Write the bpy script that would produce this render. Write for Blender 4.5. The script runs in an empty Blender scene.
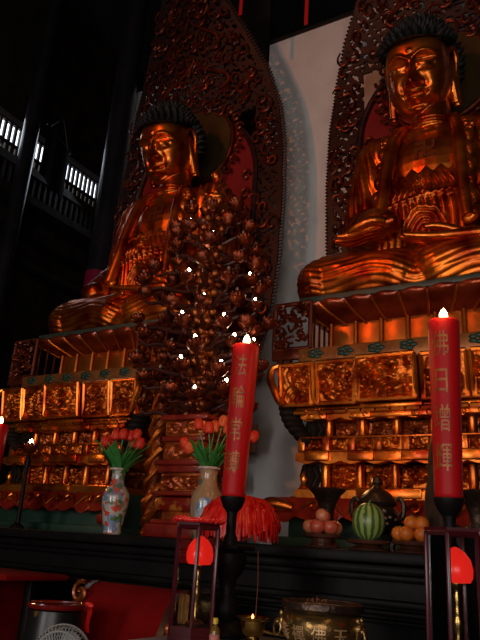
import bpy, bmesh, math, random
import numpy as np
from mathutils import Vector, Matrix, Euler
random.seed(11)
RNG = np.random.default_rng(5)
PI = math.pi
S = bpy.context.scene
COL = S.collection
sin, cos = math.sin, math.cos

# ------------------------------------------------------------------ mesh collector
class MB:
    def __init__(self):
        self.v = []; self.f = []; self.n = 0
    def add(self, vs, fs, M=None):
        vs = np.asarray(vs, float).reshape(-1, 3)
        if M is not None:
            A = np.array(M)
            vs = vs @ A[:3, :3].T + A[:3, 3]
        self.v.append(vs)
        self.f += [tuple(i + self.n for i in f) for f in fs]
        self.n += len(vs)
        return self
    def box(self, c, s, M=None, taper=1.0):
        x, y, z = s[0]/2, s[1]/2, s[2]/2
        t = taper
        vs = [(-x,-y,-z),(x,-y,-z),(x,y,-z),(-x,y,-z),(-x*t,-y*t,z),(x*t,-y*t,z),(x*t,y*t,z),(-x*t,y*t,z)]
        vs = np.array(vs)
        T = Matrix.Translation(c)
        if M is not None: T = T @ M.to_4x4()
        return self.add(vs, [(0,3,2,1),(4,5,6,7),(0,1,5,4),(1,2,6,5),(2,3,7,6),(3,0,4,7)], T)
    def rbox(self, c, s, b, M=None):
        """box with chamfered edges"""
        x, y, z = s[0]/2, s[1]/2, s[2]/2
        b = min(b, x*.9, y*.9, z*.9)
        bm = bmesh.new()
        bmesh.ops.create_cube(bm, size=1)
        for v in bm.verts: v.co = Vector((v.co.x*2*x, v.co.y*2*y, v.co.z*2*z))
        bmesh.ops.bevel(bm, geom=bm.edges[:], offset=b, segments=2, affect='EDGES', profile=.5)
        bm.verts.index_update()
        vs = [v.co[:] for v in bm.verts]; fs = [tuple(v.index for v in f.verts) for f in bm.faces]
        bm.free()
        T = Matrix.Translation(c)
        if M is not None: T = T @ M.to_4x4()
        return self.add(vs, fs, T)
    def lathe(self, prof, c=(0,0,0), seg=24, M=None, flute=None):
        prof = [(max(r, 1e-4), z) for r, z in prof]
        vs = []; fs = []
        for r, z in prof:
            for k in range(seg):
                a = 2*PI*k/seg
                rr = r if flute is None else r*(1 + flute[1]*cos(flute[0]*a))
                vs.append((rr*cos(a), rr*sin(a), z))
        m = len(prof)
        for i in range(m-1):
            for k in range(seg):
                k2 = (k+1) % seg
                fs.append((i*seg+k, i*seg+k2, (i+1)*seg+k2, (i+1)*seg+k))
        fs.append(tuple(reversed(range(seg)))); fs.append(tuple((m-1)*seg+k for k in range(seg)))
        T = Matrix.Translation(c)
        if M is not None: T = T @ M.to_4x4()
        return self.add(vs, fs, T)
    def tube(self, path, rad, seg=8, flat=1.0, closed=False):
        P = [Vector(p) for p in path]; n = len(P)
        R = rad if isinstance(rad, (list, tuple)) else [rad]*n
        vs = []; fs = []
        up = Vector((0.13, .21, .97)).normalized(); prevN = None
        for i in range(n):
            if closed: t = P[(i+1) % n] - P[i-1]
            else: t = P[min(i+1, n-1)] - P[max(i-1, 0)]
            if t.length < 1e-9: t = Vector((0,0,1))
            t.normalize()
            if prevN is None:
                nn = t.cross(up)
                if nn.length < .05: nn = t.cross(Vector((1,0,0)))
            else:
                nn = prevN - t*prevN.dot(t)
                if nn.length < 1e-6: nn = t.cross(up)
            nn.normalize(); prevN = nn
            b = t.cross(nn)
            for k in range(seg):
                a = 2*PI*k/seg
                vs.append((P[i] + nn*(R[i]*cos(a)) + b*(R[i]*flat*sin(a)))[:])
        rng = n if closed else n-1
        for i in range(rng):
            j = (i+1) % n
            for k in range(seg):
                k2 = (k+1) % seg
                fs.append((i*seg+k, i*seg+k2, j*seg+k2, j*seg+k))
        if not closed:
            fs.append(tuple(reversed(range(seg)))); fs.append(tuple((n-1)*seg+k for k in range(seg)))
        return self.add(vs, fs)
    def ell(self, c, r, seg=16, rings=10, M=None):
        prof = []
        vs = [(0,0,-1)]; fs = []
        for i in range(1, rings):
            th = PI*i/rings
            for k in range(seg):
                a = 2*PI*k/seg
                vs.append((sin(th)*cos(a), sin(th)*sin(a), -cos(th)))
        vs.append((0,0,1)); top = len(vs)-1
        for k in range(seg):
            k2 = (k+1) % seg
            fs.append((0, 1+k2, 1+k)); fs.append((top, 1+(rings-2)*seg+k, 1+(rings-2)*seg+k2))
        for i in range(rings-2):
            for k in range(seg):
                k2 = (k+1) % seg
                fs.append((1+i*seg+k, 1+i*seg+k2, 1+(i+1)*seg+k2, 1+(i+1)*seg+k))
        vs = np.array(vs)*np.array(r if hasattr(r, '__len__') else (r, r, r))
        T = Matrix.Translation(c)
        if M is not None: T = T @ M.to_4x4()
        return self.add(vs, fs, T)
    def cone(self, a, b, r0, r1, seg=8):
        return self.tube([a, b], [r0, max(r1, 1e-4)], seg)
    def capsule(self, a, b, r0, r1, seg=14):
        a = Vector(a); b = Vector(b); d = (b-a); L = d.length
        if L > 1e-6: d.normalize()
        pts = []; rr = []
        for t in (-.95, -.8, -.55, -.25, 0):
            pts.append(a + d*(t*r0)); rr.append(r0*math.sqrt(max(0, 1-t*t)))
        for t in (0, .25, .55, .8, .95):
            pts.append(b + d*(t*r1)); rr.append(r1*math.sqrt(max(0, 1-t*t)))
        return self.tube([p[:] for p in pts], rr, seg)
    def chain(self, pts, rad, seg=12, sub=6):
        """smooth tube through points (catmull-rom)"""
        P = [Vector(p) for p in pts]; R = rad if isinstance(rad, (list, tuple)) else [rad]*len(P)
        out = []; rr = []
        n = len(P)
        for i in range(n-1):
            p0 = P[max(i-1,0)]; p1 = P[i]; p2 = P[i+1]; p3 = P[min(i+2,n-1)]
            for k in range(sub):
                t = k/sub
                out.append((.5*((2*p1) + (p2-p0)*t + (2*p0-5*p1+4*p2-p3)*t*t + (3*p1-p0-3*p2+p3)*t**3))[:])
                rr.append(R[i]*(1-t)+R[i+1]*t)
        out.append(P[-1][:]); rr.append(R[-1])
        return self.tube(out, rr, seg)
    def prism(self, pts, d0, d1, axis='y'):
        """closed 2D outline (a,b) extruded along axis from d0 to d1"""
        n = len(pts); vs = []
        for d in (d0, d1):
            for a, b in pts:
                vs.append((a, d, b) if axis == 'y' else ((d, a, b) if axis == 'x' else (a, b, d)))
        fs = [tuple(range(n)), tuple(reversed(range(n, 2*n)))]
        for i in range(n):
            j = (i+1) % n
            fs.append((i, i+n, j+n, j))
        return self.add(vs, fs)
    def grid(self, P, flip=False):
        """P: array (nu,nv,3)"""
        nu, nv = P.shape[:2]
        fs = []
        for i in range(nu-1):
            for j in range(nv-1):
                q = (i*nv+j, (i+1)*nv+j, (i+1)*nv+j+1, i*nv+j+1)
                fs.append(q[::-1] if flip else q)
        return self.add(P.reshape(-1, 3), fs)
    def mesh(self, name, smooth=True, angle=40):
        me = bpy.data.meshes.new(name)
        v = np.concatenate(self.v) if self.v else np.zeros((0,3))
        me.from_pydata(v.tolist(), [], self.f)
        me.update()
        bm = bmesh.new(); bm.from_mesh(me)
        bmesh.ops.recalc_face_normals(bm, faces=bm.faces)
        bm.to_mesh(me); bm.free()
        if smooth:
            me.polygons.foreach_set('use_smooth', [True]*len(me.polygons))
            if angle and angle < 179:
                me.set_sharp_from_angle(angle=math.radians(angle))
        return me
    def build(self, name, mat, parent=None, smooth=True, angle=40, loc=None):
        return link(self.mesh(name, smooth, angle), name, mat, parent, loc)

def link(me, name, mat, parent=None, loc=None):
    o = bpy.data.objects.new(name, me)
    if mat is not None and len(me.materials) == 0: me.materials.append(mat)
    COL.objects.link(o)
    if parent is not None: o.parent = parent
    if loc is not None: o.location = loc
    return o
def empty(name, loc=(0,0,0), rz=0):
    o = bpy.data.objects.new(name, None); COL.objects.link(o)
    o.location = loc; o.rotation_euler = (0, 0, rz); o.empty_display_size = .1
    return o
def tag(o, label=None, cat=None, group=None, kind=None):
    if label: o['label'] = label
    if cat: o['category'] = cat
    if group: o['group'] = group
    if kind: o['kind'] = kind
    return o
def copy_tree(o, parent=None):
    c = o.copy(); COL.objects.link(c); c.parent = parent
    for ch in list(o.children): copy_tree(ch, c)
    return c
def dup(o, loc, label, rz=None):
    c = copy_tree(o); c.location = loc; c['label'] = label
    if rz is not None: c.rotation_euler = (0, 0, rz)
    return c
def struct(o): o['kind'] = 'structure'; return o

# ------------------------------------------------------------------ materials
def newmat(name):
    m = bpy.data.materials.new(name); m.use_nodes = True
    return m, m.node_tree, m.node_tree.nodes['Principled BSDF']
def mat(name, c1, c2=None, scale=8, rough=.5, metal=0, spec=.5, bump=0, bscale=30, coat=0, emit=None, estr=0, detail=4, lo=.35, hi=.65, rough2=None):
    m, t, b = newmat(name)
    N = t.nodes; L = t.links
    b.inputs['Roughness'].default_value = rough
    b.inputs['Metallic'].default_value = metal
    b.inputs['Specular IOR Level'].default_value = spec
    b.inputs['Coat Weight'].default_value = coat
    b.inputs['Coat Roughness'].default_value = .12
    b.inputs['Base Color'].default_value = (*c1, 1)
    if c2 is not None or bump:
        tc = N.new('ShaderNodeTexCoord')
    if c2 is not None:
        nz = N.new('ShaderNodeTexNoise'); nz.inputs['Scale'].default_value = scale; nz.inputs['Detail'].default_value = detail
        L.new(tc.outputs['Object'], nz.inputs['Vector'])
        mr = N.new('ShaderNodeMapRange'); mr.inputs['From Min'].default_value = lo; mr.inputs['From Max'].default_value = hi
        L.new(nz.outputs['Fac'], mr.inputs['Value'])
        mx = N.new('ShaderNodeMix'); mx.data_type = 'RGBA'
        mx.inputs['A'].default_value = (*c1, 1); mx.inputs['B'].default_value = (*c2, 1)
        L.new(mr.outputs['Result'], mx.inputs['Factor']); L.new(mx.outputs['Result'], b.inputs['Base Color'])
        if rough2 is not None:
            m2 = N.new('ShaderNodeMapRange'); m2.inputs['To Min'].default_value = rough; m2.inputs['To Max'].default_value = rough2
            L.new(nz.outputs['Fac'], m2.inputs['Value']); L.new(m2.outputs['Result'], b.inputs['Roughness'])
    if bump:
        n2 = N.new('ShaderNodeTexNoise'); n2.inputs['Scale'].default_value = bscale; n2.inputs['Detail'].default_value = 3
        L.new(tc.outputs['Object'], n2.inputs['Vector'])
        bp = N.new('ShaderNodeBump'); bp.inputs['Strength'].default_value = bump; bp.inputs['Distance'].default_value = .02
        L.new(n2.outputs['Fac'], bp.inputs['Height']); L.new(bp.outputs['Normal'], b.inputs['Normal'])
    if emit is not None:
        b.inputs['Emission Color'].default_value = (*emit, 1); b.inputs['Emission Strength'].default_value = estr
    return m

M = {}
M['gold'] = mat('gold_lacquer', (.28,.024,.004), (.84,.245,.030), 3.5, .36, .93, .5, .12, 14, .08, rough2=.26, detail=7)
M['robe'] = mat('robe_gold_lacquer', (.24,.014,.003), (.78,.205,.020), 3.5, .35, .92, .5, .2, 18, .08, detail=7)
M['darkgold'] = mat('old_dark_gilding', (.10,.016,.005), (.42,.10,.018), 9, .38, .75, .5, .3, 40, .15)
M['relief'] = mat('gilded_carving', (.26,.040,.006), (.66,.18,.024), 7, .40, .92, .5, .2, 60, .0)
M['relief_red'] = mat('reddish_gilded_carving', (.22,.025,.008), (.55,.12,.02), 10, .36, .7, .5, .3, 50, .2)
M['redlac'] = mat('red_lacquer', (.16,.008,.005), (.26,.02,.008), 6, .3, .05, .5, .1, 20, .4)
M['redlacgold'] = mat('red_lacquer_with_gold_scrolls', (.24,.012,.006), (.55,.16,.02), 9, .32, .3, .5, .2, 30, .3, lo=.52, hi=.6)
M['hair'] = mat('blue_black_hair_paint', (.004,.006,.006), (.008,.012,.012), 10, .55, 0, .25)
M['black'] = mat('black_lacquered_wood', (.004,.0033,.0033), (.007,.0055,.0055), 5, .50, 0, .14, .15, 12)
M['darkwood'] = mat('dark_timber', (.010,.007,.006), (.022,.014,.010), 3, .5, 0, .35, .2, 8)
M['green'] = mat('dark_green_paint', (.012,.035,.022), (.02,.05,.03), 6, .5)
M['greenband'] = mat('grey_green_edge_band', (.035,.042,.032), (.05,.06,.042), 8, .5)
M['frieze'] = mat('gold_frieze_ground', (.36,.13,.03), (.24,.07,.018), 10, .4, .5)
M['friezegreen'] = mat('green_cloud_paint', (.008,.028,.018), (.015,.042,.026), 8, .5)
M['plaster'] = mat('white_plaster', (.62,.60,.585), (.70,.68,.66), 2.2, .85, 0, .2, .08, 6)
M['floor'] = mat('dark_stone_floor', (.03,.028,.026), (.05,.045,.04), 3, .45)
M['ceil'] = mat('dark_ceiling_boards', (.008,.006,.006), (.014,.010,.009), 4, .7)
M['wax'] = mat('red_candle_wax', (.44,.004,.007), (.50,.005,.008), 4, .48, 0, .22)
M['charred'] = mat('gold_painted_lettering', (.40,.12,.015), (.20,.045,.008), 22, .4, .3)
M['brass'] = mat('polished_brass', (.55,.36,.11), (.42,.24,.06), 6, .25, 1, .5, .1, 20)
M['bronze'] = mat('aged_bronze', (.30,.19,.065), (.17,.09,.03), 4, .30, .9, .5, .2, 25)
M['bronzedark'] = mat('dark_bronze', (.035,.022,.016), (.08,.045,.03), 9, .35, .7, .5, .3, 40)
M['redsilk'] = mat('red_silk', (.80,.010,.010), (.90,.03,.02), 20, .35, 0, .5)
M['redcloth'] = mat('dark_red_velvet', (.13,.002,.002), (.18,.003,.003), 5, .8, 0, .08)
M['lantwood'] = mat('dark_red_lantern_frame', (.050,.004,.008), (.08,.007,.012), 8, .28, 0, .4, coat=.2)
M['stem'] = mat('green_stem', (.03,.17,.035), (.05,.24,.05), 10, .45)
M['tulip'] = mat('red_tulip_petal', (.50,.010,.006), (.62,.04,.010), 14, .5)
M['tulipo'] = mat('orange_tulip_petal', (.66,.13,.03), (.60,.05,.015), 14, .5)
M['apple'] = mat('pink_red_apple_skin', (.45,.04,.025), (.58,.20,.09), 7, .35)
M['orange'] = mat('orange_peel', (.70,.18,.015), (.62,.13,.012), 12, .42, bump=.15, bscale=120)
M['lotuscup'] = mat('red_gilt_lotus_cup', (.035,.005,.003), (.22,.035,.008), 16, .32, .7, .5, .3, 60)
M['branch'] = mat('dark_red_branch', (.03,.006,.004), (.07,.012,.007), 8, .4, .2)
M['redtassel'] = mat('red_hanging_tassel', (.45,.01,.012), None, rough=.5)
M['grey'] = mat('pale_grey_plastic', (.24,.24,.24), (.30,.30,.295), 5, .5)
M['cloth'] = mat('pale_grey_table_top', (.30,.31,.32), (.36,.37,.38), 4, .35)
M['ash'] = mat('incense_ash', (.32,.27,.22), (.42,.36,.3), 40, .9)
M['incense'] = mat('incense_stick', (.20,.05,.02), None, rough=.8)
M['yellowcap'] = mat('yellow_cap', (.70,.45,.03), None, rough=.35)
M['label'] = mat('pink_paper_label', (.60,.22,.18), (.45,.12,.1), 60, .6)
M['oil'] = mat('amber_bottle', (.18,.09,.015), None, rough=.1, spec=.6)
M['paper'] = mat('gold_paper', (.50,.26,.07), (.30,.12,.03), 30, .55, .2)
M['medal'] = mat('dull_bronze_green_disc', (.12,.075,.03), (.18,.10,.03), 3, .35, .7)
M['halored'] = mat('crimson_panel', (.17,.010,.012), (.22,.014,.014), 4, .35, 0, .5)
M['openwork'] = mat('dark_red_openwork', (.013,.003,.0025), (.038,.007,.004), 7, .48, .2)
M['scroll'] = mat('red_gilt_scroll', (.07,.010,.005), (.20,.034,.009), 8, .38, .6)
M['flame'] = mat('candle_flame', (1,.7,.3), emit=(1,.72,.36), estr=14)
M['bulb'] = mat('tiny_lit_bulb', (1,.8,.5), emit=(1,.80,.52), estr=34)
M['bulboff'] = mat('unlit_bulb', (.25,.16,.10), None, rough=.15, spec=.6)
M['redlamp'] = mat('glowing_red_lamp_glass', (.6,.01,.01), rough=.25, emit=(1,.022,.012), estr=.6)
M['window'] = mat('bright_window_light', (.8,.85,.9), emit=(.86,.90,1.0), estr=2.2)
M['windowdim'] = mat('shaded_window_light', (.1,.1,.1), emit=(.62,.56,.50), estr=.10)  # lower panes: weaker glow stands in for the shaded half of the windows
M['wick'] = mat('wick', (.01,.01,.01), None, rough=.9)

def glassmat():
    m, t, b = newmat('clear_pane_glass'); N = t.nodes; L = t.links
    out = N['Material Output']; N.remove(b)
    tr = N.new('ShaderNodeBsdfTransparent'); tr.inputs['Color'].default_value = (.97,.97,.97,1)
    gl = N.new('ShaderNodeBsdfGlossy'); gl.inputs['Roughness'].default_value = .03
    fr = N.new('ShaderNodeFresnel'); fr.inputs['IOR'].default_value = 1.5
    mx = N.new('ShaderNodeMixShader')
    L.new(fr.outputs[0], mx.inputs[0]); L.new(tr.outputs[0], mx.inputs[1]); L.new(gl.outputs[0], mx.inputs[2])
    L.new(mx.outputs[0], out.inputs['Surface'])
    return m
M['glass'] = glassmat()

def porcelain(name, ground, seedv, cols, vs=30.0):
    """glazed porcelain painted with blossoms, leaves and sprigs (voronoi cells)"""
    m, t, b = newmat(name); N = t.nodes; L = t.links
    b.inputs['Roughness'].default_value = .18; b.inputs['Coat Weight'].default_value = .4
    tc = N.new('ShaderNodeTexCoord'); mp = N.new('ShaderNodeMapping'); mp.inputs['Location'].default_value = (seedv, seedv*.7, seedv*.3)
    L.new(tc.outputs['Object'], mp.inputs['Vector'])
    nz = N.new('ShaderNodeTexNoise'); nz.inputs['Scale'].default_value = 18
    L.new(mp.outputs[0], nz.inputs['Vector'])
    mxv = N.new('ShaderNodeMix'); mxv.data_type = 'VECTOR'; mxv.inputs['Factor'].default_value = .10
    L.new(mp.outputs[0], mxv.inputs['A']); L.new(nz.outputs['Color'], mxv.inputs['B'])
    vo = N.new('ShaderNodeTexVoronoi'); vo.inputs['Scale'].default_value = vs
    L.new(mxv.outputs['Result'], vo.inputs['Vector'])
    sep = N.new('ShaderNodeSeparateColor'); L.new(vo.outputs['Color'], sep.inputs[0])
    cr = N.new('ShaderNodeValToRGB'); cr.color_ramp.interpolation = 'CONSTANT'
    els = cr.color_ramp.elements
    els[0].position = 0; els[0].color = (*cols[0], 1); els[1].position = .9; els[1].color = (*cols[-1], 1)
    for i, c in enumerate(cols[1:-1]):
        e = els.new((i+1)/len(cols)); e.color = (*c, 1)
    L.new(sep.outputs[0], cr.inputs[0])
    ma = N.new('ShaderNodeMath'); ma.operation = 'LESS_THAN'; ma.inputs[1].default_value = .72
    L.new(vo.outputs['Distance'], ma.inputs[0])
    mx = N.new('ShaderNodeMix'); mx.data_type = 'RGBA'; mx.inputs['A'].default_value = (*ground, 1)
    L.new(ma.outputs[0], mx.inputs['Factor']); L.new(cr.outputs[0], mx.inputs['B'])
    L.new(mx.outputs['Result'], b.inputs['Base Color'])
    return m
W = (.40,.38,.34)
M['vasewhite'] = porcelain('painted_white_porcelain', W, 1.3, [W, (.06,.14,.05), W, (.55,.05,.03), (.10,.16,.10), W, (.16,.22,.36), W, (.45,.10,.06), W])
M['vasetan'] = porcelain('tan_glazed_porcelain', (.34,.20,.11), 2.9, [(.34,.20,.11), (.40,.12,.06), (.34,.20,.11), (.10,.14,.10), (.34,.20,.11), (.42,.28,.18), (.34,.20,.11)], 16)
M['vasemedal'] = porcelain('blue_white_medallion', (.34,.37,.39), 5.1, [(.34,.37,.39), (.14,.22,.34), (.34,.37,.39), (.44,.10,.07), (.12,.2,.12), (.34,.37,.39), (.18,.28,.38)], 22)
M['vaserim'] = mat('porcelain_rim_glaze', (.50,.30,.26), (.62,.55,.5), 30, .2, coat=.4)

def melonmat():
    m, t, b = newmat('striped_watermelon_rind'); N = t.nodes; L = t.links
    b.inputs['Roughness'].default_value = .35
    tc = N.new('ShaderNodeTexCoord'); sx = N.new('ShaderNodeSeparateXYZ'); L.new(tc.outputs['Object'], sx.inputs[0])
    at = N.new('ShaderNodeMath'); at.operation = 'ARCTAN2'; L.new(sx.outputs['Y'], at.inputs[0]); L.new(sx.outputs['X'], at.inputs[1])
    nz = N.new('ShaderNodeTexNoise'); nz.inputs['Scale'].default_value = 34; L.new(tc.outputs['Object'], nz.inputs['Vector'])
    ma = N.new('ShaderNodeMath'); ma.operation = 'MULTIPLY_ADD'; ma.inputs[1].default_value = 13; L.new(at.outputs[0], ma.inputs[0])
    m2 = N.new('ShaderNodeMath'); m2.operation = 'MULTIPLY'; m2.inputs[1].default_value = 3.0; L.new(nz.outputs['Fac'], m2.inputs[0]); L.new(m2.outputs[0], ma.inputs[2])
    sn = N.new('ShaderNodeMath'); sn.operation = 'SINE'; L.new(ma.outputs[0], sn.inputs[0])
    mr = N.new('ShaderNodeMapRange'); mr.inputs['From Min'].default_value = -.35; mr.inputs['From Max'].default_value = .45; L.new(sn.outputs[0], mr.inputs['Value'])
    mx = N.new('ShaderNodeMix'); mx.data_type = 'RGBA'; mx.inputs['A'].default_value = (.26,.34,.08,1); mx.inputs['B'].default_value = (.045,.10,.025,1)
    L.new(mr.outputs['Result'], mx.inputs['Factor']); L.new(mx.outputs['Result'], b.inputs['Base Color'])
    return m
M['melon'] = melonmat()

# ------------------------------------------------------------------ sculpting helpers
def sculpt(mb, voxel, smooth=4, disp=None, zmin=None):
    """merge overlapping volumes into one skin, relax it, then carve it"""
    me = mb.mesh('tmp', False)
    o = bpy.data.objects.new('tmp', me); COL.objects.link(o)
    r = o.modifiers.new('r', 'REMESH'); r.mode = 'VOXEL'; r.voxel_size = voxel
    if smooth:
        s = o.modifiers.new('s', 'SMOOTH'); s.factor = .5; s.iterations = smooth
    dg = bpy.context.evaluated_depsgraph_get(); dg.update()
    out = bpy.data.meshes.new_from_object(o.evaluated_get(dg))
    bpy.data.objects.remove(o); bpy.data.meshes.remove(me)
    if True:
        n = len(out.vertices)
        co = np.empty(n*3); out.vertices.foreach_get('co', co); co = co.reshape(-1, 3)
        no = np.empty(n*3); out.vertices.foreach_get('normal', no); no = no.reshape(-1, 3)
        d = disp(co, no) if disp is not None else np.zeros(n)
        co = co + no*d[:, None]
        if zmin is not None: co[:,2] = np.maximum(co[:,2], zmin)
        out.vertices.foreach_set('co', co.ravel())
    out.update()
    out.polygons.foreach_set('use_smooth', [True]*len(out.polygons))
    return out
def sstep(a, b, x):
    t = np.clip((x-a)/(b-a), 0, 1); return t*t*(3-2*t)
def gauss(x, s): return np.exp(-(x/s)**2)
def ridge(ph):   # rounded ridges with sharp valleys
    return np.abs(np.sin(ph*.5))

def swirl_height(U, V, seed, n=7, freq=34.0):
    """carved-scroll relief: overlapping spirals"""
    r = np.random.default_rng(seed)
    H = np.zeros_like(U); Wt = np.zeros_like(U)+1e-6
    w = U.max()-U.min(); h = V.max()-V.min()
    for i in range(n):
        cx = U.min()+w*r.random(); cz = V.min()+h*r.random()
        dx = U-cx; dz = V-cz; d = np.hypot(dx, dz); a = np.arctan2(dz, dx)
        s = .5+.5*np.sin(d*freq*(3.2+r.random()*2) + (1 if r.random() < .5 else -1)*a + r.random()*6)
        wt = np.exp(-(d/(.22*min(w, h)+.05*w))**2)
        H += s*wt; Wt += wt
    H = H/Wt*np.clip(Wt*1.5, .25, 1)
    H += .18*np.sin(U*61+r.random()*6)*np.sin(V*57+r.random()*6)
    return H
def relief_panel(mb, x0, x1, z0, z1, y0, ytop, seed, depth=.03, nx=26, nz=26, frame=None, curve=0.0):
    """carved panel facing -y; y0 at the bottom edge, ytop at the top edge"""
    u = np.linspace(x0, x1, nx); v = np.linspace(z0, z1, nz)
    U, V = np.meshgrid(u, v, indexing='ij')
    H = swirl_height(U, V, seed)
    e = np.minimum(np.minimum(U-x0, x1-U)/(.12*(x1-x0)), np.minimum(V-z0, z1-V)/(.12*(z1-z0)))
    H = H*np.clip(e, 0, 1)
    t = (V-z0)/(z1-z0)
    Y = y0+(ytop-y0)*t - depth*H - curve*np.sin(PI*t)
    P = np.stack([U, Y, V], -1)
    mb.grid(P)
    return mb
def side_map(o_mb, M):
    for i in range(len(o_mb.v)):
        A = np.array(M); o_mb.v[i] = o_mb.v[i] @ A[:3,:3].T + A[:3,3]
    return o_mb

# ------------------------------------------------------------------ camera
cam = bpy.data.cameras.new('camera'); camo = bpy.data.objects.new('camera', cam); COL.objects.link(camo)
R3 = Matrix(((.86050915,.11314227,.49671201),(.50533285,-.31305987,-.80413446),(.064519,.94296996,-.32656539)))
camo.matrix_world = Matrix.Translation((0,0,1.5)) @ R3.to_4x4()
cam.sensor_fit = 'VERTICAL'; cam.sensor_height = 24; cam.lens = 658/640*24; cam.clip_start = .05; cam.clip_end = 100
S.camera = camo

# ------------------------------------------------------------------ the setting
def plane_box(name, c, s, m):
    return struct(MB().box(c, s).build(name, m, None, False))
plane_box('floor', (-3, 3, -.05), (24, 24, .1), M['floor'])
plane_box('ceiling', (-3, 3, 13.05), (24, 24, .1), M['ceil'])
plane_box('wall_far', (-3, 11.1, 6.5), (14, .2, 13), M['darkwood'])
plane_box('wall_front', (-3, -8.9, 6.5), (24, .2, 13), M['darkwood'])
plane_box('wall_right', (7.1, 1, 6.5), (.2, 20, 13), M['darkwood'])
# white plaster screen wall behind the statues, in two bays with a dark timber bay between
plane_box('wall_back', (-1.15, 7.36, 4.54), (6.30, .12, 9.08), M['plaster'])
plane_box('wall_back_left', (-6.1, 7.36, 4.55), (1.86, .12, 9.10), M['plaster'])
b = MB()
for x in (-5.12, -4.42): b.box((x, 7.42, 6.5), (.12, .16, 13))
for z in np.arange(.2, 13, .4): b.box((-4.77, 7.44, z), (.6, .08, .385))
struct(b.build('wall_back_timber_bay', M['darkwood'], None, False))
struct(MB().box((-1.2, 7.36, 9.11), (6.4, .18, .06)).build('trim_1', M['darkwood'], None, False))

# left side wall with clerestory lattice
b = MB()
X = -10.0
b.box((X-.1, 1, 4.2), (.2, 20, 8.4)); b.box((X-.1, 1, 11.2), (.2, 20, 3.65))
struct(b.build('wall_left', M['darkwood'], None, False))
# balcony front beams and boards below the windows
b = MB()
b.box((X+.16, 4, 8.28), (.32, 14, .16)); b.box((X+.30, 4, 7.55), (.5, 14, .16)); b.box((X+.22, 4, 7.05), (.3, 14, .3)); b.box((X+.2, 4, 6.35), (.34, 14, .12))
struct(b.build('trim_2', M['darkwood'], None, False))
b = MB()
for i in range(46): b.box((X+.28, 4.6+i*.15, 7.92), (.05, .06, .6))
t = empty('balcony_railing', (0,0,0)); tag(t, 'dark wooden balcony railing of upright bars below the bright lattice windows', 'railing')
b.build('baluster_row', M['darkwood'], t, False)
MB().box((X+.28, 8, 8.22), (.10, 7.2, .07)).build('top_rail', M['darkwood'], t, False)
wn = 0
for y0, y1 in ((5.0, 6.55), (6.65, 8.2), (8.3, 9.95)):
    wn += 1
    w = struct(MB().box((X-.06, (y0+y1)/2, 8.98), (.02, y1-y0, .46)).build('window_%d' % wn, M['window'], None, False))
    MB().box((X-.06, (y0+y1)/2, 8.58), (.02, y1-y0, .34)).build('lower_pane', M['windowdim'], w, False)
    b = MB()
    n = int((y1-y0)/.125)
    for i in range(n+1): b.box((X-.01, y0+(y1-y0)*i/n, 8.8), (.05, .055, .84))
    for z in (8.40, 8.76, 9.2): b.box((X-.005, (y0+y1)/2, z), (.07, y1-y0, .045))
    b.build('lattice', M['darkwood'], w, False)

def column(name, x, y, r, label, lo):
    t = empty(name, (x, y, 0)); tag(t, label, 'column')
    MB().lathe([(r, lo), (r, 13)], seg=32).build('shaft', M['column'], t)
    if lo > .5:
        MB().lathe([(r+.004, .3), (r+.004, lo)], seg=32).build('red_base_wrap', M['colred'], t)
    MB().lathe([(r*1.5, 0), (r*1.7, .12), (r*1.6, .24), (r*1.15, .32)], seg=32).build('stone_base', M['floor'], t)
M['column'] = mat('black_lacquer_column', (.008,.007,.010), (.014,.011,.014), 2, .30, 0, .4)
M['colred'] = mat('crimson_column_wrap', (.20,.006,.03), None, rough=.3)
column('column', -6.86, 6.85, .19, 'tall black column with crimson lower part beside the left white wall strip', 5.35)
column('column', -9.33, 7.0, .15, 'thick black column standing in front of the clerestory windows', .3)

M['blackcloth'] = mat('black_banner_cloth', (.004,.004,.005), None, rough=.95, spec=.05)
# dark banner hanging by the windows
t = empty('hanging_banner', (-8.80, 7.27, 8.60)); tag(t, 'dark cloth banner hanging from a rod in front of the lattice windows', 'banner')
P = np.zeros((9, 15, 3))
for i in range(9):
    for j in range(15):
        P[i,j] = (.02*sin(i*1.3), (i/8-.5)*.95, -1.02*j/14)
b = MB(); b.grid(P); Q = P.copy(); Q[:,:,0] += .015; b.grid(Q, True)
P_ = b.build('banner_cloth', M['blackcloth'], t)
MB().tube([(0,-.5,.02),(0,.5,.02)], .02).build('rod', M['darkwood'], t)
MB().tube([(0,-.4,.02),(0,0,.5),(0,.4,.02)], .006, 5).build('cord', M['darkwood'], t)
t.rotation_euler = (0,0,.35)
# thin red hanging ribbons at the top
for x, y, z0, z1, lb in ((-4.04, 6.0, 8.45, 12.9, 'thin red ribbon hanging above the left pointed halo'), (-3.02, 6.0, 7.85, 12.9, 'thin red ribbon hanging lower in front of the dark space over the white wall')):
    o = MB().box((0, 0, 0), (.05, .012, z1-z0)).build('hanging_ribbon', M['redtassel'], None, False, loc=(x, y, (z0+z1)/2))
    tag(o, lb, 'ribbon', 'red ribbons hanging from the ceiling')

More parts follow.
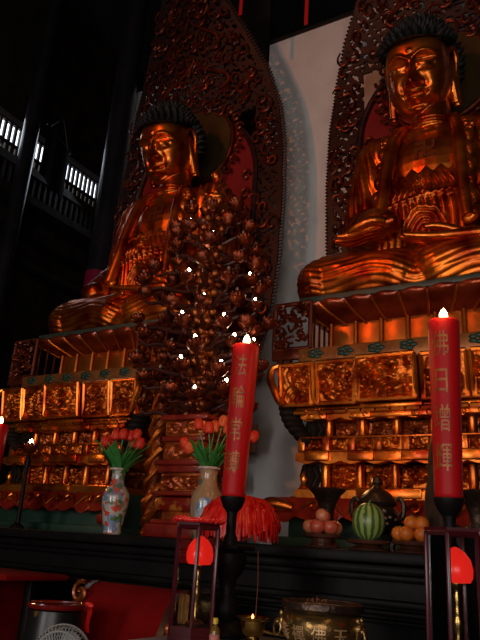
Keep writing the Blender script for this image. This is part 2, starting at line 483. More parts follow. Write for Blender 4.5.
# ------------------------------------------------------------------ altar
AZ = 1.53
t = empty('altar_table', (-2.6, 4.3, 0)); tag(t, 'long black altar table with moulded edge running below both statues', 'altar')
MB().rbox((0, 0, AZ-.03), (7.0, 1.5, .06), .012).build('table_top', M['black'], t)
b = MB()
b.rbox((0, .03, AZ-.09), (6.94, 1.42, .05), .02); b.rbox((0, .06, AZ-.13), (6.86, 1.36, .04), .015)
b.build('edge_moulding', M['black'], t)
MB().box((0, .09, .95), (6.8, 1.28, .92)).build('body', M['black'], t, False)
b = MB()
for z, h, d in ((1.27, .035, .04), (1.225, .025, .06), (1.18, .02, .03), (.55, .05, .05)): b.rbox((0, .06-d/2, z), (6.84, 1.32+d, h), .01)
b.build('mouldings', M['black'], t)
MB().rbox((0, .09, .25), (6.9, 1.4, .5), .03).build('plinth', M['black'], t)
b = MB()
for i in range(7): b.rbox((-3+i*1.0, -.56, .85), (.86, .03, .44), .012)
b.build('front_panels', M['black'], t)

# ------------------------------------------------------------------ statue pedestal
def pedestal(X0, label):
    """front faces -y. local origin: x centre, y = absolute, z = absolute (table top rises from it)"""
    t = empty('statue_pedestal', (X0, 0, AZ)); tag(t, label, 'pedestal', 'carved statue pedestals')
    Z = lambda z: z-AZ
    def tier(w, yf, z0, z1, yb=7.0, bev=.012):
        b = MB(); b.rbox((0, (yf+yb)/2, Z((z0+z1)/2)), (2*w, yb-yf, z1-z0), bev); return b
    # breakfront helper: tier plus projecting centre
    def btier(w, yf, z0, z1, bev=.012, pr=.05, cw=.24):
        b = tier(w, yf, z0, z1, bev=bev); b.rbox((0, yf-pr/2+.1, Z((z0+z1)/2)), (2*cw, pr+.2, z1-z0), bev); return b
    # slab
    tier(.92, 4.97, 3.60, 3.655).build('slab', M['greenband'], t)
    # lotus overhang: fluted petals sloping in, on three sides
    def petal_row(n, half, mb):
        nu = n*12+1
        for side in range(3):
            P = np.zeros((nu, 10, 3))
            for i in range(nu):
                s = i/(nu-1)
                ph = abs(sin(PI*s*n))
                for j in range(10):
                    q = j/9   # 0 top .. 1 bottom
                    bul = .075*ph**.6*sin(PI*min(1, q*1.15+.08))
                    ins = .23*q**1.25 - .02 - bul
                    z = 3.60-.17*q - .02*(1-ph)*(1-q)
                    xx = (s*2-1)*(half-ins)
                    if side == 0: P[i,j] = (xx, 4.97+ins, Z(z))
                    elif side == 1: P[i,j] = (half-ins, 4.97+ins+s*(2.0-2*ins), Z(z))
                    else: P[i,j] = (-(half-ins), 4.97+ins+(1-s)*(2.0-2*ins), Z(z))
            mb.grid(P)
        return mb
    pb_ = petal_row(8, .92, MB()).build('lotus_petal_band', M['lotusband'], t)
    for side in range(3):
        for i in range(9):
            s = i/8; pts = []
            for j in range(7):
                q = j/6; ins = .23*q**1.25-.03; z = 3.59-.17*q-.02*(1-q); xx = (s*2-1)*(.92-ins)
                pts.append((xx, 4.97+ins, Z(z)) if side == 0 else ((.92-ins if side == 1 else -(.92-ins)), 4.97+ins+(s if side == 1 else 1-s)*(2.0-2*ins), Z(z)))
            MB().chain(pts, [.010,.014,.014,.013,.012,.011,.010], 6, 2).build('gilt_rib', M['plates'], pb_)
    # waist with upright plates
    w = tier(.69, 5.20, 3.0, 3.47).build('waist', M['relief'], t)
    b = MB()
    for i in range(6):
        x = -.575+.23*i
        b.rbox((x, 5.195, Z(3.25)), (.20, .04, .46), .02)
        b.tube([(x-.115, 5.17, Z(3.02)), (x-.115, 5.17, Z(3.46))], .016, 6)
    for i in range(6):
        for sx in (-1, 1): b.rbox((sx*.70, 5.3+.26*i, Z(3.25)), (.04, .22, .46), .02)
    b.build('upright_plates', M['plates'], t)
    # floral frieze ledge
    f = tier(.80, 4.745, 2.95, 3.10).build('floral_frieze', M['frieze'], t)
    def cloud(pt, side):
        b = MB()
        for k in range(5):
            a = k*2*PI/5
            if side: b.ell((pt[0], pt[1]+.040*cos(a), pt[2]+.026*sin(a)), (.012, .034, .019), 8, 6)
            else: b.ell((pt[0]+.040*cos(a), pt[1], pt[2]+.026*sin(a)), (.034, .012, .019), 8, 6)
        b.build('green_cloud', M['friezegreen'], f)
    for i in range(6): cloud((-.64+.256*i, 4.742, Z(3.045)), False)
    for i in range(8):
        for sx in (-1, 1): cloud((sx*.803, 4.95+.26*i, Z(3.045)), True)
    # band of framed carved panels, slightly leaning out at the top
    tier(.90, 4.72, 2.60, 2.94).build('panel_band', M['darkgold'], t)
    cuts = [(-.91, -.60, 0), (-.59, -.245, 0), (-.235, .235, .05), (.245, .59, 0), (.60, .91, 0)]
    for k, (x0, x1, pr) in enumerate(cuts):
        yb, yt = 4.67-pr, 4.62-pr
        p = relief_panel(MB(), x0+.02, x1-.02, Z(2.62), Z(2.91), yb, yt, 100+k, .045, 34, 30).build('carved_panel', M['relief'], t)
        b = MB()
        r = .018
        for (a, c) in (((x0+.012, yb-.01, Z(2.605)), (x1-.012, yb-.01, Z(2.605))), ((x0+.012, yt-.01, Z(2.925)), (x1-.012, yt-.01, Z(2.925))), ((x0+.012, yb-.01, Z(2.605)), (x0+.012, yt-.01, Z(2.925))), ((x1-.012, yb-.01, Z(2.605)), (x1-.012, yt-.01, Z(2.925)))):
            b.tube([a, c], r, 6)
        for xx in (x0+.02, x1-.02): b.box((xx, (yb+yt)/2+.04, Z(2.765)), (.03, .09, .33))
        b.build('panel_frame', M['gold'], p)
    for sx in (-1, 1):
        for k in range(4):
            y0 = 4.74+.5*k
            mb = relief_panel(MB(), 0, .46, Z(2.62), Z(2.91), 0, -.05, 120+k, .04, 28, 26)
            Mx = Matrix(((0, -sx, 0, sx*.90), (1, 0, 0, y0), (0, 0, 1, 0), (0,0,0,1))) 
            side_map(mb, Mx)
            p = mb.build('carved_panel', M['relief'], t)
            b = MB()
            for (a, c) in (((sx*.915, y0-.02, Z(2.605)), (sx*.915, y0+.48, Z(2.605))), ((sx*.955, y0-.02, Z(2.925)), (sx*.955, y0+.48, Z(2.925))), ((sx*.915, y0-.02, Z(2.605)), (sx*.955, y0-.02, Z(2.925)))):
                b.tube([a, c], .02, 6)
            b.build('panel_frame', M['gold'], p)
        # scrolled corner end of the band
        pts = [(sx*.90, 4.62, Z(2.93)), (sx*.955, 4.60, Z(2.90)), (sx*.97, 4.59, Z(2.82)), (sx*.93, 4.60, Z(2.72)), (sx*.90, 4.62, Z(2.64)), (sx*.86, 4.63, Z(2.60))]
        MB().chain(pts, [.02,.028,.032,.032,.028,.02], 8).build('corner_scroll', M['gold'], t)
        # dark corbel under the corner
        b = MB()
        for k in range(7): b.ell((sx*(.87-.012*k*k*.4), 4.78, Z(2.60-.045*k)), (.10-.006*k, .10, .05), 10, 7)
        b.build('corbel', M['blackcarving'], t)
    # bead moulding and bracket row
    btier(.80, 4.73, 2.555, 2.60).build('moulding', M['gold'], t)
    b = MB()
    for i in range(14):
        x = -.74+1.48*i/13
        b.tube([(x-.05, 4.70, Z(2.548)), (x+.05, 4.70, Z(2.548))], .02, 6)
    b.build('bead_row', M['gold'], t)
    def scallop(w, yf, z, h, n, mb, dep=.02):
        """ledge with a dripping scalloped lower edge"""
        pts = [(-w, Z(z)+h), (w, Z(z)+h)]
        k = n*8
        for i in range(k+1):
            s = 1-i/k
            pts.append(((s*2-1)*w, Z(z)-.022*abs(sin(PI*s*n))**1.5+.008))
        mb.prism(pts, yf-dep, yf+.05); return mb
    b = btier(.74, 4.76, 2.49, 2.54)
    scallop(.745, 4.74, 2.495, .05, 9, b)
    for cx in (-.60, -.24, .24, .60):
        b.rbox((cx, 4.72, Z(2.515)), (.17, .06, .055), .008)
        for sg in (-1, 1): b.tube([(cx+sg*(.045+.016*cos(a)), 4.69, Z(2.513)+.016*sin(a)) for a in np.linspace(0, 5.2, 12)], .006, 5)
    b.build('bracket_row', M['gold'], t)
    # upper recess
    def recess(z0, z1, yf, seed, wpan):
        tier(.62, yf+.05, z0-.01, z1+.01).build('recess_core', M['darkgold'], t)
        xs = [-.55, -.27, .0, .27, .55]
        for k in range(4):
            x0, x1 = xs[k]+.03, xs[k+1]-.03
            relief_panel(MB(), x0, x1, Z(z0), Z(z1), yf+.03, yf+.03, seed+k, .04, 24, 22).build('carved_panel', M['darkgold'] if seed < 300 else M['relief'], t)
        for k in range(5):
            x = xs[k]
            MB().lathe([(.042, Z(z0)), (.034, Z(z0)+.02), (.038, Z((z0+z1)/2)), (.034, Z(z1)-.02), (.042, Z(z1))], (x, yf+.0, 0), 12).build('baluster', M['gold'], t)
        for sx in (-1, 1):
            for k in range(3):
                mb = relief_panel(MB(), 0, .42, Z(z0), Z(z1), 0, 0, seed+20+k, .04, 20, 18)
                side_map(mb, Matrix(((0, -sx, 0, sx*.62), (1, 0, 0, yf+.12+.48*k), (0,0,1,0), (0,0,0,1))))
                mb.build('carved_panel', M['darkgold'], t)
            # dark guardian-like lump bracket in the corner
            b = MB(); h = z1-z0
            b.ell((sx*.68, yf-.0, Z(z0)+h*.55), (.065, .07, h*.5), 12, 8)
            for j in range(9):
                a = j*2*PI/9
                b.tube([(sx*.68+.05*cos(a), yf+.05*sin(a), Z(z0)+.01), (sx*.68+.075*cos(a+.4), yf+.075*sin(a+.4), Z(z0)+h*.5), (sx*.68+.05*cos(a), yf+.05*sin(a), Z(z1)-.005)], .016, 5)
            b.build('corner_bracket', M['blackcarving'], t)
    recess(2.35, 2.50, 4.85, 200, 4)
    # carved row + gold ledge
    b = btier(.72, 4.745, 2.235, 2.345, .008)
    b.build('carved_row', M['relief'], t)
    b = MB()
    xs = np.linspace(-.72, .72, 8)
    for k in range(7):
        pr = .05 if 2 < k < 4 else (.0)
        pr = .05 if abs((xs[k]+xs[k+1])/2) < .23 else 0
        relief_panel(MB(), xs[k]+.035, xs[k+1]-.035, Z(2.245), Z(2.335), 4.74-pr, 4.735-pr, 260+k, .03, 18, 12).build('carved_strip', M['relief'], t)
    b = MB()
    for x in xs: b.rbox((x, 4.725, Z(2.29)), (.06, .06, .11), .008)
    for z in (2.24, 2.345): b.rbox((0, 4.72, Z(z)), (1.46, .06, .016), .004)
    b.build('strip_posts', M['gold'], t)
    b = btier(.73, 4.67, 2.155, 2.235); scallop(.735, 4.65, 2.15, .07, 8, b)
    for x in (-.55, -.2, .2, .55): b.rbox((x, 4.63, Z(2.195)), (.2, .06, .075), .01)
    b.build('gold_ledge', M['gold'], t)
    recess(1.97, 2.15, 4.80, 320, 4)
    b = btier(.73, 4.67, 1.89, 1.965); scallop(.735, 4.65, 1.885, .06, 8, b)
    b.build('gold_ledge', M['gold'], t)
    for sx in (-1, 1):
        MB().lathe([(.02, 0), (.035, .015), (.018, .04), (.03, .07), (.022, .10), (.008, .13)], (sx*.70, 4.72, Z(1.96)), 10).build('finial', M['gold'], t)
    # red skirt with flame scrolls
    b = MB()
    nu = 120
    P = np.zeros((nu, 9, 3))
    for i in range(nu):
        s = i/(nu-1); x = (s*2-1)*.84
        for j in range(9):
            q = j/8
            z = 1.885 - q*(.145+.03*abs(sin(9*PI*s))+.012*sin(31*s))
            P[i,j] = (x, 4.60-.12*q+.0*s, Z(z))
    b.grid(P); Q = P.copy(); Q[:,:,1] += .03; b.grid(Q, True)
    sk = b.build('flame_skirt', M['redlac'], t)
    b = MB()
    for i in range(9):
        x = -.75+.1875*i
        sg = 1 if i % 2 else -1
        pts = [(x+sg*(-.085), 4.50, Z(1.765)), (x+sg*(-.03), 4.53, Z(1.83)), (x+sg*.03, 4.55, Z(1.86)), (x+sg*.062, 4.53, Z(1.83)), (x+sg*.045, 4.515, Z(1.80)), (x+sg*.015, 4.525, Z(1.81)), (x+sg*.022, 4.535, Z(1.83))]
        b.chain(pts, [.006,.011,.012,.011,.010,.008,.006], 6, 5)
    b.build('gold_scrolls', M['gold'], sk)
    for sx in (-1, 1):
        pts = [(sx*.70, 4.54, Z(1.80)), (sx*.80, 4.52, Z(1.825)), (sx*.88, 4.51, Z(1.82)), (sx*.925, 4.50, Z(1.785)), (sx*.90, 4.49, Z(1.755)), (sx*.865, 4.48, Z(1.77)), (sx*.88, 4.475, Z(1.79))]
        MB().chain(pts, [.035,.05,.055,.05,.045,.04,.025], 10, 6).build('scroll_foot', M['gold'], t)
        MB().lathe([(.0, -.09), (.05, -.08), (.058, 0), (.05, .08), (.0, .09)], (sx*.87, 4.50, Z(1.66)), 16, Matrix.Rotation(PI/2, 4, 'Y')).build('side_knob', M['redlac'], t)
    tier(.80, 4.68, AZ+.002, 1.90).build('green_base', M['green'], t)
    tier(.84, 4.50, AZ+.002, 1.60).build('base_board', M['green'], t)
    # openwork corner screens standing on the panel band
    for sx in (-1, 1):
        fr = MB()
        w, z0, z1 = .17, .19, .60
        for a, d in (((-w, 0, z0), (w, 0, z0)), ((-w, 0, z1), (w, 0, z1)), ((-w, 0, z0), (-w, 0, z1)), ((w, 0, z0), (w, 0, z1))): fr.tube([a, d], .020, 6)
        fr.rbox((0, 0, .14), (.36, .05, .09), .01); fr.rbox((-.02, 0, .05), (.05, .05, .1), .008); fr.rbox((-.10, 0, .05), (.05, .05, .1), .008); fr.rbox((.10, 0, .05), (.05, .05, .1), .008)
        c = fr.build('corner_screen', M['scroll'], t, loc=(sx*.89, 4.80, Z(2.93)))
        b = MB(); r = random.Random(31)
        for k in range(34):
            x = r.uniform(-.14, .14); z = r.uniform(.22, .57); a0 = r.uniform(0, 6.28); R = r.uniform(.025, .05)
            b.tube([(x+R*(1-q*.6)*cos(a0+q*5), -.02+.03*sin(q*9), z+R*(1-q*.6)*sin(a0+q*5)) for q in np.linspace(0, 1, 9)], [.012]*8+[.006], 5)
        b.build('openwork', M['scroll'], c)
        b = MB()
        for k in range(8):
            b.tube([(sx*(-.10), .12+.11*k, .12), (sx*(-.10), .12+.11*k, .58)], .011, 5)
        for z in (.12, .58): b.tube([(sx*-.10, .0, z), (sx*-.10, 1.0, z)], .016, 5)
        b.build('side_rail', M['scroll'], c)
    return t
M['blackcarving'] = mat('matte_black_carving', (.006,.004,.003), (.014,.008,.006), 12, .75, 0, .2)  # plain near-black colour of the corbels and corner brackets
M['lotusband'] = mat('dark_red_gilt_petals', (.14,.014,.006), (.32,.05,.013), 5, .28, .6, .5, .15, 20, .4)
M['plates'] = mat('orange_gilt_plates', (.50,.11,.014), (.66,.19,.028), 5, .36, .85, .5, .1, 20)
pedestal(-1.54, 'carved gilded pedestal with framed relief panels, standing behind the fruit')
pedestal(-4.85, 'carved gilded pedestal behind the peacock vase, half hidden by the lamp tree')

# ------------------------------------------------------------------ statue
def face_shape(co):
    """carve face features on points of the head (x, y front negative, h above chin)"""
    x = co[:,0]/HS; h = (co[:,2]-CH)/HS; ax = np.abs(x)
    front = sstep(.0, -.14, co[:,1])
    d = np.zeros(len(co))
    u = (ax-.135)/.125
    hb = .545+.075*(1-u*u)
    d += .034*gauss(h-hb, .017)*sstep(.0,.035,ax)*sstep(.275,.23,ax)      # brow arcs
    d += -.050*gauss(h-.540, .030)*gauss(ax-.13, .088)                     # hollow under the brow
    d += .052*gauss(h-.492, .040)*gauss(ax-.130, .080)                     # lids
    slit = .462+1.3*(ax-.12)**2
    d += -.040*gauss(h-slit, .012)*sstep(.10,.07,np.abs(ax-.132))
    d += .020*gauss(h-(slit-.026), .014)*sstep(.10,.06,np.abs(ax-.132))
    A = np.interp(h, [.255,.285,.305,.335,.45,.56,.62], [0,.06,.15,.165,.085,.04,0])
    wn = np.interp(h, [.28,.36,.5,.6], [.056,.046,.028,.03])
    d += A*gauss(x, wn)
    d += .062*gauss(ax-.064, .028)*gauss(h-.318, .026)
    d += -.030*gauss(ax-.112, .030)*gauss(h-.31, .05)
    hm = .212+.9*x**2
    d += .062*gauss(h-(hm+.028), .022)*gauss(x, .075)
    d += .075*gauss(h-(hm-.036), .027)*gauss(x, .066)
    d += -.055*gauss(h-hm, .012)*gauss(x, .088)
    d += -.026*gauss(ax-.100, .020)*gauss(h-.222, .022)
    d += -.022*gauss(h-.118, .022)*gauss(x, .08)
    d += .065*gauss(h-.058, .050)*gauss(x, .085)
    d += .022*gauss(ax-.18, .08)*gauss(h-.26, .10)
    d += .030*gauss(np.hypot(x, h-.648), .016)
    return d*front*HS
CH = 2.27
HS = 1.03
HEADT = Matrix.Translation((-.08, .03, CH+.25)) @ Matrix.Rotation(math.radians(25), 4, 'X') @ Matrix.Translation((0, -.03, -CH-.25))
def head_mb():
    nu, nv = 150, 120
    cz = CH+.46*HS
    P = np.zeros((nu, nv, 3))
    th = np.linspace(-PI, PI, nu)[:, None]; ph = np.linspace(-PI/2+.02, PI/2-.02, nv)[None, :]
    def sp(c, e): return np.sign(c)*np.abs(c)**e
    e1 = .74; e2 = .80
    ct = sp(np.cos(th), e2); st = sp(np.sin(th), e2); cp = sp(np.cos(ph), e1); spz = sp(np.sin(ph), e1)
    zz = spz*.47*HS
    wid = .320*HS*(1-.10*np.clip(-spz, 0, 1)**2) 
    x = wid*cp*st + 0*ct; y = -.36*HS*cp*ct; z = cz+zz+0*th
    P[:,:,0] = x; P[:,:,1] = y; P[:,:,2] = z
    co = P.reshape(-1, 3).copy()
    d = face_shape(co)
    # push out mostly forward
    co[:,1] -= d*.93
    rad = np.hypot(co[:,0], co[:,1])+1e-6
    co[:,0] += d*.25*co[:,0]/rad
    G = co.reshape(nu, nv, 3)[:-1]           # drop the duplicate seam row
    n = nu-1
    vs = np.concatenate([G.reshape(-1, 3), [[0, 0, cz-.472*HS]], [[0, 0, cz+.472*HS]]])
    fs = []
    for i in range(n):
        i2 = (i+1) % n
        for j in range(nv-1): fs.append((i*nv+j, i2*nv+j, i2*nv+j+1, i*nv+j+1))
        fs.append((n*nv, i2*nv, i*nv)); fs.append((n*nv+1, i*nv+nv-1, i2*nv+nv-1))
    mb = MB(); mb.add(vs, fs); return mb

def hand_flat(mb, wrist, direction, upv, L=.42, w=.20, curl=(.10,.14,.12), thumb=1, spread=.05, finger_r=.030, thumb_up=0.0):
    """palm, four unequal bent fingers and a thumb leaving the side of the palm"""
    d = Vector(direction).normalized(); u = Vector(upv).normalized(); s = d.cross(u).normalized(); u = s.cross(d).normalized()
    p0 = Vector(wrist)
    palmL = L*.48
    for k in range(4):
        off = (k-1.5)*w*.27
        mb.capsule(p0 + s*(off*.55), p0 + d*palmL + s*off, .055, .040)
    for k in range(4):
        off = (k-1.5)*w*.27
        base = p0 + d*palmL*.95 + s*off
        fl = L*(.50, .58, .55, .43)[k]
        dirv = (d + s*(spread*(k-1.5))).normalized(); ang = 0
        p = base; pts = [p]; rr = [finger_r*1.08]
        for j in range(3):
            ang += curl[j]
            q = dirv*cos(ang) - u*sin(ang)
            p = p + q*(fl*(.42,.33,.25)[j]); pts.append(p); rr.append(finger_r*(1.0,.90,.74)[j])
        mb.chain([q[:] for q in pts], rr, 10, 4)
        mb.ell(pts[-1][:], rr[-1]*1.0, 8, 6)
    tb = p0 + d*palmL*.28 + s*(thumb*w*.42)
    tp = [tb, tb + d*palmL*.40 + s*(thumb*.055) + u*(.03+thumb_up*.5), tb + d*palmL*.95 + s*(thumb*.045) + u*(.03+thumb_up), tb + d*palmL*1.30 + s*(thumb*.02) + u*(.02+thumb_up*1.1)]
    mb.chain([q[:] for q in tp], [.052,.042,.036,.026], 10, 4)
    mb.ell(tp[-1][:], .026, 8, 6)

def arc(c, r, a0, a1, n, z=0): return [(c[0]+r*cos(a), c[1]+r*sin(a), z) for a in np.linspace(a0, a1, n)]

def chest_y(x, z):
    """front surface of the chest (local)"""
    return -.30 - .10*np.clip((1.9-z)/1.1, 0, 1.2) + .55*x*x

def statue(X0, label, lap):
    t = empty('seated_buddha_statue', (X0+.08, 5.90, 3.657)); tag(t, label, 'statue', 'gilded seated statues')
    # ---------------- body: head, neck, chest, forearms and hands in one skin
    hm = head_mb()
    for sx in (-1, 1):                                        # ears with long lobes
        E = lambda a, b, c: (sx*a*HS, b*HS, CH+c*HS)
        hm.chain([E(.305,-.04,.60),E(.345,.02,.66),E(.36,.08,.58),E(.345,.07,.42),E(.335,.02,.22),E(.33,.0,.06)], [.022,.026,.03,.028,.036,.046], 8)
        hm.chain([E(.31,-.03,.55),E(.315,-.01,.35),E(.325,-.01,.10)], [.03,.036,.05], 8)
    side_map(hm, HEADT)
    mb = MB(); mb.add(np.concatenate(hm.v), hm.f)
    mb.lathe([(.22,1.75),(.215,2.02),(.205,2.10),(.19,2.42)], (0,.02,0), 28)
    for z in (1.98, 2.055, 2.125): mb.tube([(.212*cos(a), .02+.212*sin(a)-.03*(z-1.9), z+.015*sin(a)) for a in np.linspace(0, 2*PI, 40)], .022, 6)
    mb.ell((0,.10,1.55), (.60,.42,.55), 32, 20)
    mb.ell((0,.06,.95), (.56,.48,.60), 32, 20)
    mb.ell((0,.08,1.90), (.52,.30,.22), 28, 14)
    # statue's right arm (left in view): forearm coming forward, hand laid over the knee
    if lap:
        mb.capsule((-.78,.02,.85), (-.60,-.50,.50), .17, .11)
        hand_flat(mb, (-.54,-.60,.43), (.985,-.06,.0), (0,-.15,1), L=.66, w=.24, curl=(-.06,-.05,-.04), thumb=-1, finger_r=.036, thumb_up=.06)
    else:
        mb.capsule((-.70,.02,1.0), (-.28,-.60,.78), .17, .105)
        hand_flat(mb, (-.20,-.69,.70), (-.90,-.08,-.28), (-.30,-.1,.95), L=.52, w=.27, curl=(.02,-.16,-.18), thumb=-1, finger_r=.034)
    # statue's left arm: hand on the lap, palm up, thumb raised
    mb.capsule((.80,.02,.85), (.62,-.50,.52), .17, .11)
    hand_flat(mb, (.58,-.66,.46), (-.985,-.05,.02), (0,-.15,1), L=.68, w=.24, curl=(-.08,-.06,-.04), thumb=1, finger_r=.036, thumb_up=.14)
    me = sculpt(mb, .0082, 1, None, .003)
    link(me, 'body', M['gold'], t)
    # ---------------- robe
    mb = MB()
    for sx in (-1, 1):
        mb.capsule((sx*.20,.14,2.05), (sx*.56,.10,1.90), .15, .24)
        mb.capsule((sx*.58,.12,1.86), (sx*.72,.08,1.10), .27, .25)
        mb.capsule((sx*.70,.02,1.00), (sx*(.42 if sx < 0 and not lap else .70),-.42,.84 if sx < 0 and not lap else .62), .25, .17)
        mb.capsule((sx*.86,-.48,.28), (sx*.20,-.58,.23), .29, .25); mb.ell((sx*.97,-.46,.25), (.24,.34,.285), 20, 14)
        mb.capsule((sx*.86,-.40,.26), (sx*.45,.30,.26), .27, .30)
        mb.ell((sx*.45,-.05,.30), (.42,.5,.34), 20, 14)
    mb.ell((0,.32,1.30), (.66,.34,.85), 28, 18)
    mb.ell((0,-.02,.30), (.70,.66,.38), 28, 16)
    mb.ell((0,-.55,.14), (.55,.22,.17), 20, 12)
    def rd(co, no):
        x, y, z = co[:,0], co[:,1], co[:,2]; ax = np.abs(x)
        leg = sstep(.68,.50,z)
        ph_leg = 100*(z + .035*np.sin(7*x+1.0) + .14*(ax-.6)**2 - .06*ax) + 7*y
        slv = sstep(.55,.80,z)*sstep(.32,.46,ax)
        ph_s = 66*(y*.75 + .75*ax) + 3.0*np.sin(2.6*z+.8*x) + 9*np.sin(1.3*z)
        fore = sstep(1.25,.95,z)*sstep(.0,-.15,y)*sstep(.35,.5,ax)*sstep(.55,.7,z)
        ph_f = 52*y
        d = .008*leg*ridge(ph_leg) + .030*slv*(1-fore)*ridge(ph_s) + .026*fore*ridge(ph_f)
        d += .006*np.sin(17*x+5*z)*np.sin(13*z+4*y)
        return d-.006
    me = sculpt(mb, .0110, 5, rd, .003)
    link(me, 'robe', M['robe'], t)
    # ---------------- under-garment on the belly with concentric swag folds and ruffled top
    nu, nv = 110, 120
    U, V = np.meshgrid(np.linspace(-.46, .46, nu), np.linspace(.42, 1.36, nv), indexing='ij')
    base = -.46 + .62*U*U + .10*np.clip(V-.95, 0, 1) - .03*np.sin((V-.42)*3)
    dist = np.hypot(U*1.15-.02, (V-.66)*.85) + .010*np.sin(U*31)*np.sin(V*23)
    swag = ridge(2*PI*dist/.052)*sstep(1.06,.98,V)*sstep(.27,.20,dist)
    side = ridge(2*PI*U/.075+2*np.sin(V*6))*sstep(.20,.27,dist)*sstep(1.06,.98,V)
    knot = np.hypot(U-.02, V-1.13)
    top = ridge(2*PI*(U+.025*np.sin(V*26))/.062)*sstep(1.03,1.09,V)*sstep(.07,.11,knot)
    kn = (ridge(2*PI*knot/.032))*sstep(.11,.07,knot)
    belt = gauss(V-(1.035+.10*U), .030)
    edge = sstep(1.36,1.30,V)
    Yv = base - .026*swag - .022*side - .034*top*edge - .036*kn - .038*belt
    Vz = V + .03*sstep(1.25,1.36,V)*np.sin(U*46)
    P = np.stack([U, Yv, Vz], -1); mb = MB(); mb.grid(P)
    B = P.copy(); B[:,:,1] += .08; mb.grid(B, True)
    mb.build('undergarment', M['robe'], t)
    # ---------------- collar bands with curled lotus scallops, falling from the shoulders
    for sx in (-1, 1):
        mb = MB()
        pts = [(sx*.17,.10,2.16),(sx*.27,-.14,2.04),(sx*.33,-.30,1.78),(sx*.36,-.39,1.42),(sx*.38,-.46,1.05),(sx*.42,-.52,.72)]
        mb.chain(pts, [.05,.065,.072,.072,.072,.06], 10, 6)
        for k in range(7):
            s = k/6; z = 1.86-1.1*s; xx = sx*(.38+.05*s); yy = -.27-.23*s**.8
            mb.ell((xx, yy+.005, z), (.08,.045,.10), 12, 8, Matrix.Rotation(sx*.6, 4, 'Y'))
            mb.tube([(xx+(.045-.004*q)*cos(q)*sx, yy-.036, z-.02+(.045-.004*q)*sin(q)) for q in np.linspace(0, 9, 22)], .009, 6)
        mb.build('collar_band', M['robe'], t)
    # medallion clasps beside the chest
    for sx in (-1, 1):
        mb = MB()
        for q in range(7):
            a = q*2*PI/7; mb.ell((sx*.40+.05*cos(a), -.27, 1.84+.05*sin(a)), (.028,.03,.028), 8, 6)
        mb.ell((sx*.40,-.30,1.84), (.035,.03,.035), 10, 8)
        mb.build('flower_clasp', M['robe'], t)
    # chest plate line and the left-facing fylfot relief
    dg = bpy.context.evaluated_depsgraph_get()
    mb = MB(); u = .034; cx, cz = .0, 1.66
    def bar(x0, z0, x1, z1):
        w = .015
        X0_, X1_ = min(x0,x1)-w, max(x0,x1)+w; Z0_, Z1_ = min(z0,z1)-w, max(z0,z1)+w
        n = 5
        for i in range(n):
            for j in range(n):
                xa, xb = X0_+(X1_-X0_)*i/n, X0_+(X1_-X0_)*(i+1)/n; za, zb = Z0_+(Z1_-Z0_)*j/n, Z0_+(Z1_-Z0_)*(j+1)/n
                xm, zm = (xa+xb)/2, (za+zb)/2
                q = 1-(xm/.60)**2-((zm-1.55)/.55)**2
                ys = .10-.42*math.sqrt(max(q, .01))
                mb.box((xm, ys-.0, zm), (xb-xa, .026, zb-za))
    a = .085
    bar(cx, cz-a, cx, cz+a); bar(cx-a, cz, cx+a, cz)
    bar(cx-a, cz+a, cx, cz+a); bar(cx+a, cz, cx+a, cz+a); bar(cx, cz-a, cx+a, cz-a); bar(cx-a, cz-a, cx-a, cz)
    mb.build('fylfot_emblem', M['emblem'], t, False)
    # ---------------- hair cap with snail curls
    mb = MB(); cap = mb
    hc = Vector((0, .03, CH+.56*HS)); hr = Vector((.390*HS, .435*HS, .42*HS))
    uc = Vector((0, .12, CH+.88*HS)); ur = Vector((.25*HS, .26*HS, .17*HS))
    def hairline(x): return CH+HS*(.775-.05*min(1, (abs(x)/(.33*HS))**2))
    def curl(p, nrm):
        cap.tube([(p-nrm*.03)[:], (p+nrm*.012)[:], (p+nrm*.042)[:], (p+nrm*.082)[:]], [.038,.038,.024,.004], 7)
    for ring in range(14):
        ph = -.45 + ring*(PI/2+.40)/13
        n = max(1, int(34*cos(max(ph, 0))))
        for k in range(n):
            a = 2*PI*(k+.5*(ring % 2))/n
            d = Vector((cos(ph)*cos(a), cos(ph)*sin(a), sin(ph)))
            p = Vector((hc.x+hr.x*d.x, hc.y+hr.y*d.y, hc.z+hr.z*d.z))
            if p.y < .10 and p.z < hairline(p.x)-.0: continue
            if p.z < CH+.28*HS: continue
            nrm = (Vector((d.x/hr.x, d.y/hr.y, d.z/hr.z)).normalized()+Vector((0,0,.2))).normalized()
            curl(p, nrm)
    for ring in range(5):
        ph = .05+ring*.36
        n = max(1, int(20*cos(ph)))
        for k in range(n):
            a = 2*PI*(k+.5*(ring % 2))/n
            d = Vector((cos(ph)*cos(a), cos(ph)*sin(a), sin(ph)))
            curl(Vector((uc.x+ur.x*d.x, uc.y+ur.y*d.y, uc.z+ur.z*d.z)), (d+Vector((0,0,.2))).normalized())
    # cap under the curls: closed shell cut back at the hairline
    nu_, nv_ = 48, 24; vs = []; fs = []
    for i in range(nu_):
        a = 2*PI*i/nu_
        for j in range(nv_):
            ph = -.45+(PI/2+.45)*j/(nv_-1)
            d = Vector((cos(ph)*cos(a), cos(ph)*sin(a), sin(ph))); p = Vector((hc.x+hr.x*.99*d.x, hc.y+hr.y*.99*d.y, hc.z+hr.z*.99*d.z))
            if p.y < .12: p.z = max(p.z, hairline(p.x)-.01)
            vs.append(p[:])
    for i in range(nu_):
        i2 = (i+1) % nu_
        for j in range(nv_-1): fs.append((i*nv_+j, i2*nv_+j, i2*nv_+j+1, i*nv_+j+1))
    cap.add(vs, fs)
    cap.ell(uc[:], ur[:], 24, 14)
    side_map(cap, HEADT)
    cap.build('curled_hair', M['hair'], t)
    return t
M['emblem'] = mat('dark_carved_emblem', (.12,.03,.01), None, rough=.4, metal=.5)
statue(-1.54, 'gilded seated Buddha statue, larger in view, one hand laid over its knee', False)
